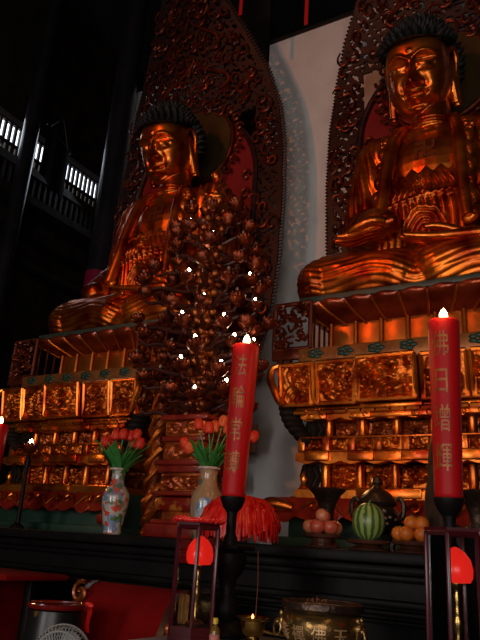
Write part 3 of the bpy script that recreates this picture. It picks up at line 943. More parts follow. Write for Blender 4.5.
statue(-4.85, 'gilded seated Buddha statue partly covered by the branching lamp tree', True)

# ------------------------------------------------------------------ pointed halo screens
HZ = [(3.60,1.16),(3.9,1.24),(4.2,1.32),(4.85,1.39),(5.7,1.41),(6.5,1.385),(7.15,1.30),(7.7,1.15),(8.4,.83),(8.95,.55),(9.5,.28),(9.9,.13),(10.25,.0)]
hz = np.array([a for a, _ in HZ]); hw = np.array([b for _, b in HZ])
def halfw(z): return np.interp(z, hz, hw)
def lean(z): return -.95*(np.clip(np.asarray(z)-6.9, 0, 10)/2.9)**1.5
def halo(X0, label):
    t = empty('halo_screen', (X0, 6.54, 3.657)); tag(t, label, 'halo', 'pointed openwork halo screens')
    Zb = 3.60
    # perforated carved plate
    cell = .020
    nx = int(2.9/cell); nz = int(6.7/cell)
    xs = (np.arange(nx+1)-nx/2)*cell; zs = Zb+np.arange(nz+1)*cell
    Xc, Zc = np.meshgrid((xs[:-1]+xs[1:])/2, (zs[:-1]+zs[1:])/2, indexing='ij')
    r = np.random.default_rng(3)
    F = np.zeros_like(Xc)
    for k in range(26):
        f = r.uniform(36, 88); a = r.uniform(0, 2*PI); F += np.sin(f*(Xc*cos(a)+Zc*sin(a))+r.uniform(0, 6.3))
    F /= math.sqrt(13)
    Wd = halfw(Zc)
    inside = np.abs(Xc) < Wd
    border = np.abs(Xc) > Wd-.07
    inner = (np.abs(Xc) < 1.02) & (Zc < 7.35)
    keep = inside & ((F < .60) | border) & ~(inner & (np.abs(Xc) < .95) & (Zc < 7.2))
    idx = -np.ones((nx+1, nz+1), int); vs = []; fs = []
    ii, jj = np.nonzero(keep)
    th = .035
    def vid(i, j):
        if idx[i,j] < 0:
            idx[i,j] = len(vs); x = xs[i]; z = zs[j]
            w = float(halfw(z)); x = max(-w, min(w, x))
            vs.append((x, float(lean(z)), z-Zb))
        return idx[i,j]
    for i, j in zip(ii, jj): fs.append((vid(i,j), vid(i+1,j), vid(i+1,j+1), vid(i,j+1)))
    me = bpy.data.meshes.new('openwork_plate'); me.from_pydata(vs, [], fs); me.update()
    bm = bmesh.new(); bm.from_mesh(me)
    ret = bmesh.ops.solidify(bm, geom=bm.faces[:], thickness=th)
    bmesh.ops.recalc_face_normals(bm, faces=bm.faces)
    bm.to_mesh(me); bm.free()
    link(me, 'openwork_plate', M['openwork'], t)
    # raised scrollwork over the plate
    b = MB(); rr = random.Random(5)
    for k in range(430):
        z = rr.uniform(3.7, 9.9); w = float(halfw(z))
        x = rr.uniform(-w+.05, w-.05)
        if abs(x) < 1.0 and z < 7.3: continue
        R = rr.uniform(.05, .13)*min(1, w/.5); a0 = rr.uniform(0, 6.28); sg = rr.choice((-1, 1))
        yy = float(lean(z))-.03
        b.tube([(x+R*(1-q*.75)*cos(a0+sg*q*6), yy-.02*(1-q), z-Zb+1.3*R*(1-q*.75)*sin(a0+sg*q*6)) for q in np.linspace(0, 1, 11)], [.010,.014,.018,.018,.017,.016,.015,.014,.013,.012,.008], 5)
    b.build('scrollwork', M['scroll'], t)
    # large flame tendrils on the tip
    b = MB()
    for sx in (-1, 1):
        for z0 in (7.6, 8.2, 8.7, 9.1):
            w = float(halfw(z0))*.6
            pts = []
            for q in np.linspace(0, 1, 8):
                z = z0+.6*q; pts.append((sx*(w*(1-q)*(.6+.5*sin(q*5))), float(lean(z))-.05, z-Zb))
            b.chain(pts, [.02,.026,.028,.026,.022,.018,.012,.006], 6, 3)
    b.build('flame_tendrils', M['scroll'], t)
    # spikes round the rim
    for sx in (-1, 1):
        b = MB()
        zz = 3.65
        while zz < 9.9:
            w = float(halfw(zz)); w2 = float(halfw(zz+.03)); dn = Vector((.03, 0, -(w2-w))).normalized()
            x = sx*w; y = float(lean(zz))+.04
            b.tube([(x-sx*.02, y, zz-Zb), (x+sx*dn.x*.025, y, zz-Zb+dn.z*.02+.012), (x+sx*dn.x*.050, y, zz-Zb+dn.z*.04+.022)], [.024,.020,.003], 5)
            zz += .046
        b.build('rim_spikes', M['openwork'], t)
    # inner crimson panel with arched top
    pts = [(-1.0, 0), (1.0, 0)]
    for a in np.linspace(0, PI, 28): pts.append((1.0*cos(a), 2.55+1.12*sin(a)))
    MB().prism(pts, .02, .09).build('crimson_panel', M['halored'], t, True, 30)
    b = MB(); b.tube([(1.0*cos(a), -.0, 2.55+1.12*sin(a)) for a in np.linspace(0, PI, 40)], .04, 8)
    for sx in (-1, 1): b.tube([(sx*1.0, 0, .1), (sx*1.0, 0, 2.55)], .04, 8)
    b.build('panel_edge', M['openwork'], t)
    # disc behind the head with a ring of red flame scrolls
    dc = (0, -.02, 3.18)
    MB().lathe([(.0,-.015),(.57,-.015),(.6,.0),(.6,.06),(.0,.06)], dc, 48, Matrix.Rotation(PI/2, 4, 'X')).build('head_disc', M['medal'], t)
    b = MB()
    b.tube([(dc[0]+.62*cos(a), -.05, dc[2]+.62*sin(a)) for a in np.linspace(0, 2*PI, 49)[:-1]], .025, 6, closed=True)
    b.build('flame_ring', M['scroll'], t)
    cm = MB().tube([(.07*(1-q*.7)*cos(q*6), 0, .07*(1-q*.7)*sin(q*6)) for q in np.linspace(0, 1, 10)], [.022]*9+[.008], 6).mesh('flame_curl'); cm.materials.append(M['scroll'])
    for k in range(26):
        a = 2*PI*k/26
        link(cm, 'flame_curl', None, t, (dc[0]+.73*cos(a), -.05, dc[2]+.73*sin(a))).rotation_euler = (0, -a, 0)
    for sx in (-1, 1):
        for k in range(8):
            o = link(cm, 'flame_curl', None, t, (sx*.86, -.02, .6+.28*k)); o.scale = (sx*.9, 1, 1.25)
    return t
h1 = halo(-1.50, 'dark openwork pointed halo behind the Buddha on the right')
dup(h1, (-4.95, 6.54, 3.657), 'dark openwork pointed halo rising behind the Buddha on the left')

# ------------------------------------------------------------------ branching lamp tree
TX, TY = -2.93, 4.20
t = empty('lamp_tree', (TX, TY, AZ)); tag(t, 'tall carved lamp tree with lotus cups and tiny lit bulbs on a red base', 'lamp')
def slab(mb, w, d, z0, z1, bev=.01): mb.rbox((0,0,(z0+z1)/2), (w, d, z1-z0), bev)
b = MB(); slab(b, .52, .40, .002, .10, .02); slab(b, .44, .36, .10, .13); slab(b, .46, .38, .30, .33, .01); slab(b, .42, .34, .47, .52); slab(b, .46, .38, .52, .56); slab(b, .40, .32, .70, .74); slab(b, .44, .36, .86, .90)
b.build('red_tiers', M['redlac'], t)
b = MB()
P_ = b; slab(b, .44, .34, .185, .30, .05)
b.build('carved_cushion', M['redlacgold'], t)
b = MB()
slab(b, .36, .28, .33, .47); slab(b, .36, .28, .56, .70); slab(b, .36, .28, .74, .86); slab(b, .30, .26, .10, .19)
for k, z0 in enumerate((.345, .575, .755)):
    relief_panel(b, -.18, .18, z0, z0+.10, -.142, -.142, 400+k, .03, 26, 14)
    mb = relief_panel(MB(), -.14, .14, z0, z0+.10, 0, 0, 410+k, .03, 22, 14)
    side_map(mb, Matrix(((0,-1,0,.182),(1,0,0,0),(0,0,1,0),(0,0,0,1)))); b.add(np.concatenate(mb.v), mb.f)
b.build('carved_tiers', M['relief_red'], t)
b = MB()
for k in range(23):
    z = .92+k*.085
    b.ell((0,0,z), (.085-.001*k,.085-.001*k,.05), 14, 8)
    for j in range(6):
        a = j*PI/3+k*.5; b.ell((.085*cos(a), .085*sin(a), z), (.035,.035,.04), 8, 6)
b.lathe([(.06,.88),(.06,2.78)], seg=12)
b.build('trunk', M['darkgold'], t)
# top figure: small seated gilt figure on a lotus
b = MB(); b.lathe([(.10,2.68),(.13,2.75),(.09,2.78)], seg=18, flute=(9,.08)); b.ell((0,0,2.83), (.12,.10,.06)); b.capsule((0,0,2.84), (0,0,2.95), .075, .06); b.ell((0,-.01,3.06), (.048,.05,.058)); b.ell((0,0,3.11), .03)
for sx in (-1, 1): b.capsule((sx*.08,0,2.96), (sx*.05,-.07,2.86), .03, .025)
b.build('top_figure', M['gold'], t)
lit = [(-2.82,4.0,3.63),(-2.42,4.1,3.45),(-2.41,4.1,3.33),(-2.95,4.0,3.38),(-3.24,4.1,3.18),(-3.27,4.1,3.13),(-3.38,4.1,3.02),(-2.97,4.0,3.12),(-2.84,4.0,3.08),(-2.72,4.0,3.10),(-3.03,4.0,2.84),(-2.81,4.0,2.85),(-3.4,4.1,2.82),(-3.3,4.1,2.73),(-2.44,4.1,2.93),(-2.38,4.1,2.6),(-3.25,4.1,3.65),(-3.3,4.1,3.5)]
cupmesh = None
def cup_mb():
    """dark bowl with an opening red-gilt lotus in it"""
    c = MB()
    c.lathe([(.010,-.05),(.026,-.045),(.018,-.03),(.040,-.015),(.060,.008),(.068,.026),(.062,.028),(.045,.012),(.0,.0)], seg=20)
    for j in range(10):
        a = 2*PI*j/10
        c.ell((.056*cos(a), .056*sin(a), .038), (.017,.009,.024), 8, 6, Matrix.Rotation(a+PI/2, 4, 'Z') @ Matrix.Rotation(.35, 4, 'X'))
    for j in range(7):
        a = 2*PI*j/7+.3
        c.ell((.032*cos(a), .032*sin(a), .050), (.013,.008,.026), 8, 6, Matrix.Rotation(a+PI/2, 4, 'Z'))
    c.ell((0,0,.05), (.018,.018,.022), 8, 6)
    return c
cupmesh = cup_mb().mesh('lamp_cup'); cupmesh.materials.append(M['lotuscup'])
bulbmesh = MB().ell((0,0,0), (.012,.012,.015), 12, 8).mesh('bulb'); bulbmesh.materials.append(M['bulb'])
offmesh = MB().ell((0,0,0), (.013,.013,.019), 10, 7).mesh('bulb_unlit'); offmesh.materials.append(M['bulboff'])
cups = []
nt = 10
for k in range(nt):
    z = 1.00+.178*k
    R = np.interp(k, [0, 2, 5, 7, 9], [.50, .60, .64, .56, .38])
    n = 9 if k < 7 else 7
    for j in range(n):
        a = 2*PI*(j+.5*(k % 2))/n + .15
        rj = R*(1 if j % 2 else .72)
        zj = z+(.0 if j % 2 else .07)
        cups.append((rj*cos(a), rj*sin(a)*.62, zj, a))
cups = cups[:96]
litset = set()
for L_ in lit:
    best = min((i for i in range(len(cups)) if i not in litset and cups[i][0]*.57-cups[i][1]*.82 > .12), key=lambda i: (cups[i][0]+TX-L_[0])**2+(cups[i][2]+AZ+.05-L_[2])**2+.3*(cups[i][1]+TY-L_[1])**2)
    litset.add(best)
for i, (x, y, z, a) in enumerate(cups):
    b = MB()
    b.chain([(.05*cos(a), .05*sin(a), z-.07), (x*.35, y*.35, z-.105), (x*.7, y*.7, z-.060), (x*.9, y*.9, z-.075), (x, y, z-.045)], [.022,.019,.017,.014,.011], 7, 4)
    sw = b.build('branch', M['branch'], t)
    c = link(cupmesh, 'lamp_cup', None, t, (x, y, z)); c.rotation_euler = (.25*sin(i*2.3), .25*cos(i*1.7), a); c.scale = [.80+.32*abs(sin(i*1.31))]*3
    bo = link(bulbmesh if i in litset else offmesh, 'bulb', None, c, (0, 0, .082))
    if i in litset: bo['label'] = 'lit bulb'

# small lit lamp on its own short stand at the far left
def votive(loc, label):
    t = empty('votive_lamp', loc); tag(t, label, 'lamp')
    MB().lathe([(.06,0),(.055,.02),(.02,.05),(.016,.5),(.03,.56),(.012,.62)], seg=16).build('stand', M['black'], t)
    c = link(cupmesh, 'lamp_cup', None, t, (0,0,.66))
    link(bulbmesh, 'bulb', None, t, (0,0,.74)).scale = (1.4,1.4,1.4)
votive((-4.62, 4.1, AZ+.001), 'small lit votive lamp on a thin stand in front of the left pedestal')

# carved gold column beside the left pedestal
t = empty('carved_column', (-3.60, 4.62, AZ)); tag(t, 'short gilded column of twisting carving between left pedestal and lamp tree base', 'column')
b = MB(); b.lathe([(.09,.0),(.10,.03),(.085,.06),(.065,.09),(.065,1.25),(.10,1.29),(.10,1.33)], seg=18); b.build('shaft', M['darkgold'], t)
b = MB()
for s in range(3):
    b.tube([(.075*cos(q*.55+s*2.1), .075*sin(q*.55+s*2.1), .10+q*.045) for q in range(26)], [.03+.012*sin(q*1.9) for q in range(26)], 7)
b.build('twisted_carving', M['relief'], t)

# ------------------------------------------------------------------ candles and stands
def rtext(word, parent, radius_fn, height, ztop, ang, step, name='lettering'):
    """raised lettering bent round the candle, characters one below the other"""
    for k, chh in enumerate(word):
        cu = bpy.data.curves.new('t', 'FONT'); cu.body = chh; cu.size = height; cu.resolution_u = 2; cu.offset = .0008
        o = bpy.data.objects.new('t', cu); COL.objects.link(o)
        dg = bpy.context.evaluated_depsgraph_get(); dg.update()
        me = bpy.data.meshes.new_from_object(o.evaluated_get(dg))
        bpy.data.objects.remove(o)
        bm = bmesh.new(); bm.from_mesh(me)
        for x in np.linspace(0, height, 15)[1:-1]:
            bmesh.ops.bisect_plane(bm, geom=bm.verts[:]+bm.edges[:]+bm.faces[:], plane_co=(x,0,0), plane_no=(1,0,0))
        bmesh.ops.triangulate(bm, faces=bm.faces[:])
        bm.verts.index_update()
        vs = []; 
        for v in bm.verts:
            z = ztop - k*step + (v.co.y - height*.8)
            r = radius_fn(z)+.0012
            a = ang + (v.co.x-height*.48)*.64/r
            vs.append((r*sin(a), -r*cos(a), z))
        MB().add(vs, [tuple(v.index for v in f.verts) for f in bm.faces]).build('character', M['charred'], parent, False)
        bm.free(); bpy.data.meshes.remove(me); bpy.data.curves.remove(cu)

def candle(loc, label, word, ang, tilt=(0,0), H=.815):
    t = empty('candle', loc); tag(t, label, 'candle', 'thick red altar candles')
    rf = lambda z: .060+.013*z/H
    MB().lathe([(.055,0),(.060,.006)]+[(rf(z), z) for z in np.linspace(.02, H-.012, 12)]+[(rf(H)-.004, H-.003),(rf(H)-.02, H),(.02, H-.012),(.0, H-.014)], seg=36).build('wax_body', M['wax'], t)
    MB().tube([(0,0,H-.015),(.002,0,H+.012)], .003, 5).build('wick', M['wick'], t)
    MB().lathe([(.002,0),(.015,.009),(.020,.023),(.018,.037),(.010,.052),(.001,.064)], (0,0,H+.002), 16).build('flame', M['flame'], t)
    if word: rtext(word, t, rf, .130, H-.075, ang, .172)
    t.rotation_euler = (tilt[0], tilt[1], 0)
    return t
def stand(loc, label, h):
    t = empty('candlestick', loc); tag(t, label, 'candlestick', 'black turned candlesticks')
    z = h
    MB().lathe([(.03,z-.075),(.05,z-.05),(.062,z-.02),(.066,z-.004),(.066,z),(.05,z-.002),(.0,z-.004)], seg=28).build('drip_dish', M['black'], t)
    MB().lathe([(.038,z-.235),(.034,z-.20),(.026,z-.18),(.025,z-.10),(.03,z-.07)], seg=20).build('upper_stem', M['black'], t)
    MB().rbox((0,0,z-.245), (.19,.19,.022), .005).build('square_plate', M['black'], t)
    zz = z-.256
    MB().lathe([(.085,.05),(.08,.06),(.05,.075),(.048,zz-.33),(.062,zz-.30),(.066,zz-.27),(.046,zz-.22),(.038,zz-.18),(.045,zz-.14),(.075,zz-.10),(.088,zz-.055),(.09,zz-.02),(.07,zz)], seg=28).build('turned_shaft', M['black'], t)
    MB().lathe([(.11,0),(.115,.015),(.105,.035),(.085,.055)], seg=32).build('foot', M['black'], t)
    return t
candle((-1.822, 3.0, 1.746), 'thick red candle with gold lettering, lit, rising in front of the lamp tree', '法輪常轉', math.radians(12), (0, math.radians(1.5)))
stand((-1.822, 3.0, 1.091), 'black turned candlestick beside the left lantern', .6545)
candle((-.727, 3.0, 1.762), 'thick red candle with gold lettering, lit, in front of the right pedestal', '佛日增輝', math.radians(-3), (0, math.radians(.5)))
stand((-.727, 3.0, 1.091), 'black turned candlestick behind the right lantern', .670)
candle((-4.76, 3.85, AZ+.041), 'red lit candle at the far left edge, cut by the frame', None, 0)
t = empty('candle_dish', (-4.76, 3.85, AZ+.001)); tag(t, 'low black dish under the far left candle', 'dish')
MB().lathe([(.09,0),(.10,.02),(.085,.039),(.0,.039)], seg=24).build('dish', M['black'], t)

# ------------------------------------------------------------------ vases and tulips
def vase(loc, label, prof, bodymat, neckmat, medal=False, s=1):
    t = empty('vase', loc); tag(t, label, 'vase', 'porcelain flower vases')
    k = next(i for i, (r, z) in enumerate(prof) if z > .29)
    pb = prof[:k+1]; pn = prof[k:]
    MB().lathe(pb, seg=36).build('body', bodymat, t)
    zt = pn[-1][1]
    MB().lathe(pn+[(pn[-1][0]-.012, zt), (pn[-1][0]-.03, zt-.05), (pn[-2][0]-.012, zt-.10), (.0, zt-.11)], seg=36).build('neck', neckmat, t)
    MB().lathe([(prof[-1][0]-.008, zt-.016), (prof[-1][0]+.004, zt-.012), (prof[-1][0]+.006, zt), (prof[-1][0]-.006, zt+.004), (prof[-1][0]-.014, zt-.004)], seg=36).build('rim', M['vaserim'], t)
    if medal:
        nu = 24; P = np.zeros((nu, nu, 3)); 
        b = MB()
        for ang in (math.radians(28), math.radians(150), math.radians(270)):
            for i in range(nu):
                for j in range(nu):
                    z = .06+.20*j/(nu-1); hwid = .62*math.sqrt(max(.02, 1-((z-.16)/.105)**2)); a = ang+hwid*(2*i/(nu-1)-1)
                    r = np.interp(z, [p[1] for p in pb], [p[0] for p in pb])+.0025
                    P[i,j] = (r*sin(a), -r*cos(a), z)
            b.grid(P.copy())
        b.build('painted_medallion', M['vasemedal'], t)
    return t
vp1 = [(.060,0),(.066,.008),(.064,.03),(.078,.12),(.092,.20),(.096,.25),(.090,.285),(.070,.315),(.050,.34),(.044,.37),(.045,.41),(.052,.436),(.062,.452)]
vase((-3.235, 3.72, AZ+.001), 'white porcelain vase painted with green peacock and red flowers, on the left of the altar', vp1, M['vasewhite'], M['vasewhite'])
vp2 = [(.070,0),(.074,.008),(.076,.03),(.092,.12),(.104,.19),(.106,.24),(.096,.29),(.074,.325),(.062,.35),(.058,.38),(.058,.42),(.064,.446),(.072,.458)]
vase((-2.46, 3.72, AZ+.001), 'tan porcelain vase with pale blue medallions, behind the left lantern', vp2, M['vasetan'], M['vasetan'], True)

def tulip(base, tip, mat_, label, group, open_=1.0, leafs=2, seed=0):
    r = random.Random(seed)
    base = Vector(base); tip = Vector(tip); d = tip-base
    t = empty('tulip', base); tag(t, label, 'flower', group)
    up = Vector((0,0,1))
    mid = d*.5+Vector((-d.x*.12,-d.y*.12,.03))
    MB().chain([(0,0,0), mid[:], d[:]], [.005,.0045,.004], 6, 6).build('stem', M['stem'], t)
    ax = (d.normalized()+up*.5).normalized()
    rot = up.rotation_difference(ax).to_matrix()
    b = MB()
    for k in range(6):
        a = k*PI/3; rr = (.018 if k % 2 else .021)*open_
        Mx = rot.to_4x4() @ Matrix.Rotation(a, 4, 'Z') @ Matrix.Translation((rr*.55, 0, .022*open_)) @ Matrix.Rotation(-.12, 4, 'Y')
        Mx = Matrix.Translation(d) @ Mx
        b.ell((0,0,0), (.012,.019,.033), 10, 8, None) if False else None
        q = MB().ell((0,0,0), (.012*open_,.019*open_,.029*open_), 10, 8)
        b.add(q.v[0], q.f, Mx)
    b.build('blossom', mat_, t)
    for k in range(leafs):
        a = r.uniform(0, 2*PI); L = r.uniform(.20, .30); sp = r.uniform(.04, .19)
        if k == 0 and d.xy.length > .03: a = math.atan2(d.y, d.x)+r.uniform(-.6, .6)
        nu, nv = 5, 12; P = np.zeros((nu, nv, 3))
        for j in range(nv):
            q = j/(nv-1); w = .026*sin(PI*min(1, q*.92+.08))**.8
            cx = sp*q**1.4+ .03*q*q; cz = L*q-.02*q**3
            for i in range(nu):
                s = (i/(nu-1)*2-1)
                lx, ly, lz = cx, s*w, cz+.006*s*s
                P[i,j] = (lx*cos(a)-ly*sin(a), lx*sin(a)+ly*cos(a), lz)
        bb = MB(); bb.grid(P); Q = P.copy(); Q[:,:,2] -= .0015; Q[:,:,0] -= .0015; bb.grid(Q, True)
        bb.build('leaf', M['stem'], t)
ordw = ['first', 'second', 'third', 'fourth', 'fifth', 'sixth', 'seventh', 'eighth', 'ninth', 'tenth']
# right = (cos,sin) image-right direction in plan for the vases
RX, RY = .85, .52
def bouquet(vx, vy, vz, spots, where, group, seed):
    spots = sorted(spots)
    for k, (u, h, c, dp) in enumerate(spots):
        tip = (vx+RX*u+dp*-.5, vy+RY*u+dp*.8, vz+h)
        base = (vx+RX*u*.10+.012*cos(k*2.4), vy+RY*u*.10+.012*sin(k*2.4), vz-.09)
        tulip(base, tip, M['tulip'] if c == 'r' else M['tulipo'], '%s tulip, %s from the left among those %s' % ('red' if c == 'r' else 'orange', ordw[k], where), group, 1.45, 4 if k % 2 else 3, seed+k)
bouquet(-3.235, 3.72, AZ+.452, [(-.11,.155,'r',-.02),(-.055,.215,'r',.02),(.0,.22,'r',.0),(-.04,.10,'r',-.05),(.05,.215,'r',.03),(.095,.225,'r',0),(.125,.16,'r',-.02),(-.085,.18,'r',.05),(.07,.17,'r',.06)], 'in the white peacock vase', 'tulips in the white vase', 10)
bouquet(-2.46, 3.72, AZ+.458, [(-.16,.12,'r',-.02),(-.135,.09,'o',-.03),(-.09,.255,'r',.0),(-.02,.235,'r',.0),(.015,.25,'o',.03),(.07,.285,'o',.0),(.105,.235,'o',-.02),(.27,.20,'r',.0)], 'in the tan medallion vase', 'tulips in the tan vase', 40)

# ------------------------------------------------------------------ fruit offerings
def fruit_stand(loc, label, r=.10, h=.065):
    t = empty('offering_stand', loc); tag(t, label, 'stand', 'dark wooden offering stands')
    MB().lathe([(r*.80,h-.022),(r*1.0,h-.018),(r*1.05,h-.004),(r,h),(r*.9,h-.004),(.0,h-.006)], seg=32).build('plate', M['bowlwood'], t)
    MB().lathe([(r*.95,0),(r*1.0,.010),(r*.72,.018),(r*.55,.030),(r*.62,h-.026),(r*.8,h-.02)], seg=32).build('foot', M['bowlwood'], t)
M['bowlwood'] = mat('dark_red_brown_wood', (.05,.016,.010), (.09,.028,.016), 10, .28, 0, .5, coat=.3)
def apple(p, r, label, name='apple', m='apple', cat='apple', group='apples on the left offering stand'):
    t = empty(name, p); tag(t, label, cat, group)
    if name == 'apple': prof = [(r*sin(a)*(1-.06*cos(a))*1.0, -r*.93*cos(a)*(1-.16*max(0,abs(cos(a))-.75)*2.5)) for a in np.linspace(.02, PI-.02, 20)]
    else: prof = [(r*sin(a), -r*.94*cos(a)) for a in np.linspace(.02, PI-.02, 20)]
    MB().lathe(prof, seg=24).build('flesh', M[m], t)
    MB().tube([(0,0,r*.75),(.003,.001,r*1.02)], .003 if name == 'apple' else .006, 6).build('stem', M['branch'] if name == 'apple' else M['stem'], t)
    t.rotation_euler = (random.uniform(-.5,.5), random.uniform(-.5,.5), random.uniform(0,6))
FY = 3.70
fruit_stand((-1.625, FY, AZ+.001), 'dark wooden stand carrying the pink apples', .105, .075)
ap = [(-.062,-.035,0,'front left'),(.062,-.03,0,'front right'),(.0,-.072,0,'lowest at the front'),(.055,.05,0,'back right'),(-.055,.05,0,'back left'),(.0,.0,.062,'topmost')]
for x, y, z, w in ap: apple((-1.625+x, FY+y, AZ+.115+z), .045, 'pink-red apple in the apple pile, %s' % w)
fruit_stand((-1.345, FY, AZ+.001), 'dark wooden stand carrying the watermelon', .115, .055)
t = empty('watermelon', (-1.345, FY, AZ+.052)); tag(t, 'striped green watermelon on a dark wooden stand', 'watermelon')
MB().lathe([(.092*sin(a)**.92, .103-.103*cos(a)) for a in np.linspace(.02, PI-.02, 28)], seg=40).build('rind', M['melon'], t, loc=(0,0,0))
MB().tube([(0,0,.203),(.004,0,.212),(.010,.003,.218)], .004, 6).build('stalk', M['stem'], t)
fruit_stand((-1.095, FY, AZ+.001), 'dark wooden stand carrying the oranges', .105, .06)
orr = [(-.070,-.02,0,'left end'),(-.015,-.065,0,'front middle'),(.062,-.045,0,'front right'),(-.03,.045,0,'back left'),(.058,.05,0,'back right'),(-.005,-.005,.058,'top left'),(.05,-.005,.056,'top right')]
for x, y, z, w in orr: apple((-1.095+x, FY+y, AZ+.099+z), .041, 'orange in the orange pile, %s' % w, 'orange', 'orange', 'orange', 'oranges on the right offering stand')

# dark bronze altar set
def gu(loc, label):
    t = empty('flared_vase', loc); tag(t, label, 'vase', 'dark flared bronze vases')
    MB().lathe([(.075,0),(.08,.012),(.062,.03),(.045,.08),(.05,.10),(.056,.13),(.05,.16),(.042,.18),(.044,.22),(.06,.27),(.085,.315),(.115,.345),(.118,.352),(.10,.348),(.05,.28),(.0,.25)], seg=30).build('body', M['bronzedark'], t)
    for k in range(4):
        a = k*PI/2+.4; MB().rbox((.058*cos(a), .058*sin(a), .13), (.016,.016,.07), .004, Matrix.Rotation(a, 4, 'Z')).build('rib', M['bronzedark'], t)
gu((-1.70, 3.93, AZ+.001), 'dark flared bronze vase behind the apples')
gu((-.80, 3.93, AZ+.001), 'dark flared bronze vase partly behind the right candle')
t = empty('incense_burner', (-1.40, 4.0, AZ+.001)); tag(t, 'dark bronze lidded incense burner behind the watermelon', 'incense burner')
MB().lathe([(.06,.10),(.11,.13),(.125,.17),(.125,.23),(.115,.25),(.10,.26),(.115,.27),(.12,.28),(.10,.28),(.0,.28)], seg=32).build('bowl', M['bronzepat'] if 'bronzepat' in M else M['bronzedark'], t)
MB().lathe([(.118,.281),(.11,.30),(.085,.335),(.05,.36),(.03,.37),(.022,.385),(.035,.40),(.03,.425),(.012,.445),(.0,.45)], seg=30).build('lid', M['bronzedark'], t)
for sx in (-1, 1):
    MB().chain([(sx*.115,0,.18),(sx*.155,0,.20),(sx*.165,0,.27),(sx*.14,0,.31),(sx*.118,0,.29)], [.014,.016,.016,.014,.010], 8).build('handle', M['bronzedark'], t)
for k in range(3):
    a = k*2*PI/3-PI/2
    MB().chain([(.07*cos(a), .07*sin(a), .13),(.10*cos(a), .10*sin(a), .08),(.085*cos(a), .085*sin(a), .03),(.095*cos(a), .095*sin(a), .0)], [.03,.024,.02,.026], 8).build('leg', M['bronzedark'], t)
b = MB()
relr = random.Random(3)
for k in range(34):
    a = relr.uniform(0, 2*PI); z = relr.uniform(.15, .23)
    b.ell((.124*cos(a), .124*sin(a), z), (.012,.012,.010), 8, 6)
b.build('inlay', M['inlay'] if 'inlay' in M else mat('pale_inlay', (.30,.26,.22), (.12,.09,.07), 40, .35, .3), t)

# dark gnarled carved stand left of the right candle
t = empty('driftwood_carving', (-1.0, 3.86, AZ+.001)); tag(t, 'dark gnarled upright wood carving between oranges and right candle', 'carving')
b = MB(); rr = random.Random(8)
b.lathe([(.10,0),(.11,.02),(.08,.05),(.06,.08)], seg=20)
for k in range(26):
    a = rr.uniform(0, 6.28); h = rr.uniform(.25, .62); r0 = .06
    pts = [(r0*cos(a), r0*sin(a)*.7, .03)]
    for q in (.25, .5, .75, 1): pts.append((.05*(1-q*.35)*cos(a+q*2.2)+.03*q+rr.uniform(-.02,.02), .05*sin(a+q*2.2)*.7, .03+h*q))
    b.chain(pts, [.03,.032,.028,.02,.006], 7, 4)
b.build('twisted_roots', M['driftwood'] if 'driftwood' in M else mat('driftwood_brown', (.020,.010,.006), (.050,.024,.012), 14, .65, 0, .2, .4, 30), t)

# red fringed silk bundles
def rosette(loc, label, R=.2):
    t = empty('silk_tassel_bundle', loc); tag(t, label, 'tassel', 'red fringed silk bundles')
    b = MB()
    b.lathe([(R*.98*sin(a), R*.62*cos(a)+.13) for a in np.linspace(PI*.62, .03, 14)], seg=36, flute=(13,.06))
    b.build('gathered_top', M['redsilk'], t)
    f = MB(); rr = random.Random(4)
    for k in range(420):
        a = rr.uniform(0, 2*PI); r0 = R*rr.uniform(.08, .98); z0 = .13+.62*R*math.sqrt(max(0, 1-(r0/R)**2)); L = rr.uniform(.14, .27)
        r1 = R*rr.uniform(.93, 1.12)
        rm = (r0+r1)/2; zm = .13+.64*R*math.sqrt(max(0, 1-min(.999, rm/R*.97)**2))+rr.uniform(.004,.016); lo_ = max(.002, rr.uniform(.005, .13)); w_ = rr.uniform(-.12,.12)
        pts = [(r0*cos(a), r0*sin(a), z0+.008), (rm*cos(a+w_*.5), rm*sin(a+w_*.5), zm), (r1*cos(a+w_), r1*sin(a+w_), .13-.25*(.13-lo_)), ((r1+rr.uniform(-.012,.02))*cos(a+w_), r1*sin(a+w_), lo_)]
        f.tube(pts, [.010,.011,.011,.008], 4, .35)
    f.build('fringe', M['redsilk'], t, True, 60)
    MB().tube([(0,0,.13+R*.6),(.01,0,.13+R*.72),(0,.005,.13+R*.85)], .012, 8).build('cord_knot', M['brass'], t)
rosette((-2.15, 3.64, AZ+.001), 'red silk fringed tassel bundle behind the left black candlestick', .225)
rosette((-.46, 3.66, AZ+.001), 'red silk fringed tassel bundle at the right picture edge', .18)

# ------------------------------------------------------------------ foreground: offering table
TZ = 1.09
t = empty('offering_table', (-1.235, 2.85, 0)); tag(t, 'pale grey topped table in front of the altar carrying censer and lanterns', 'table')
MB().rbox((0,0,TZ-.02), (1.55,.72,.04), .008).build('table_top', M['cloth'], t)
MB().box((0,0,TZ-.10), (1.48,.64,.12)).build('apron', M['black'], t, False)
for sx in (-1, 1):
    for sy in (-1, 1):
        MB().lathe([(.035,0),(.045,.03),(.03,.10),(.035,.6),(.045,TZ-.2),(.045,TZ-.05)], (sx*.69, sy*.28, 0), 14).build('leg', M['black'], t)

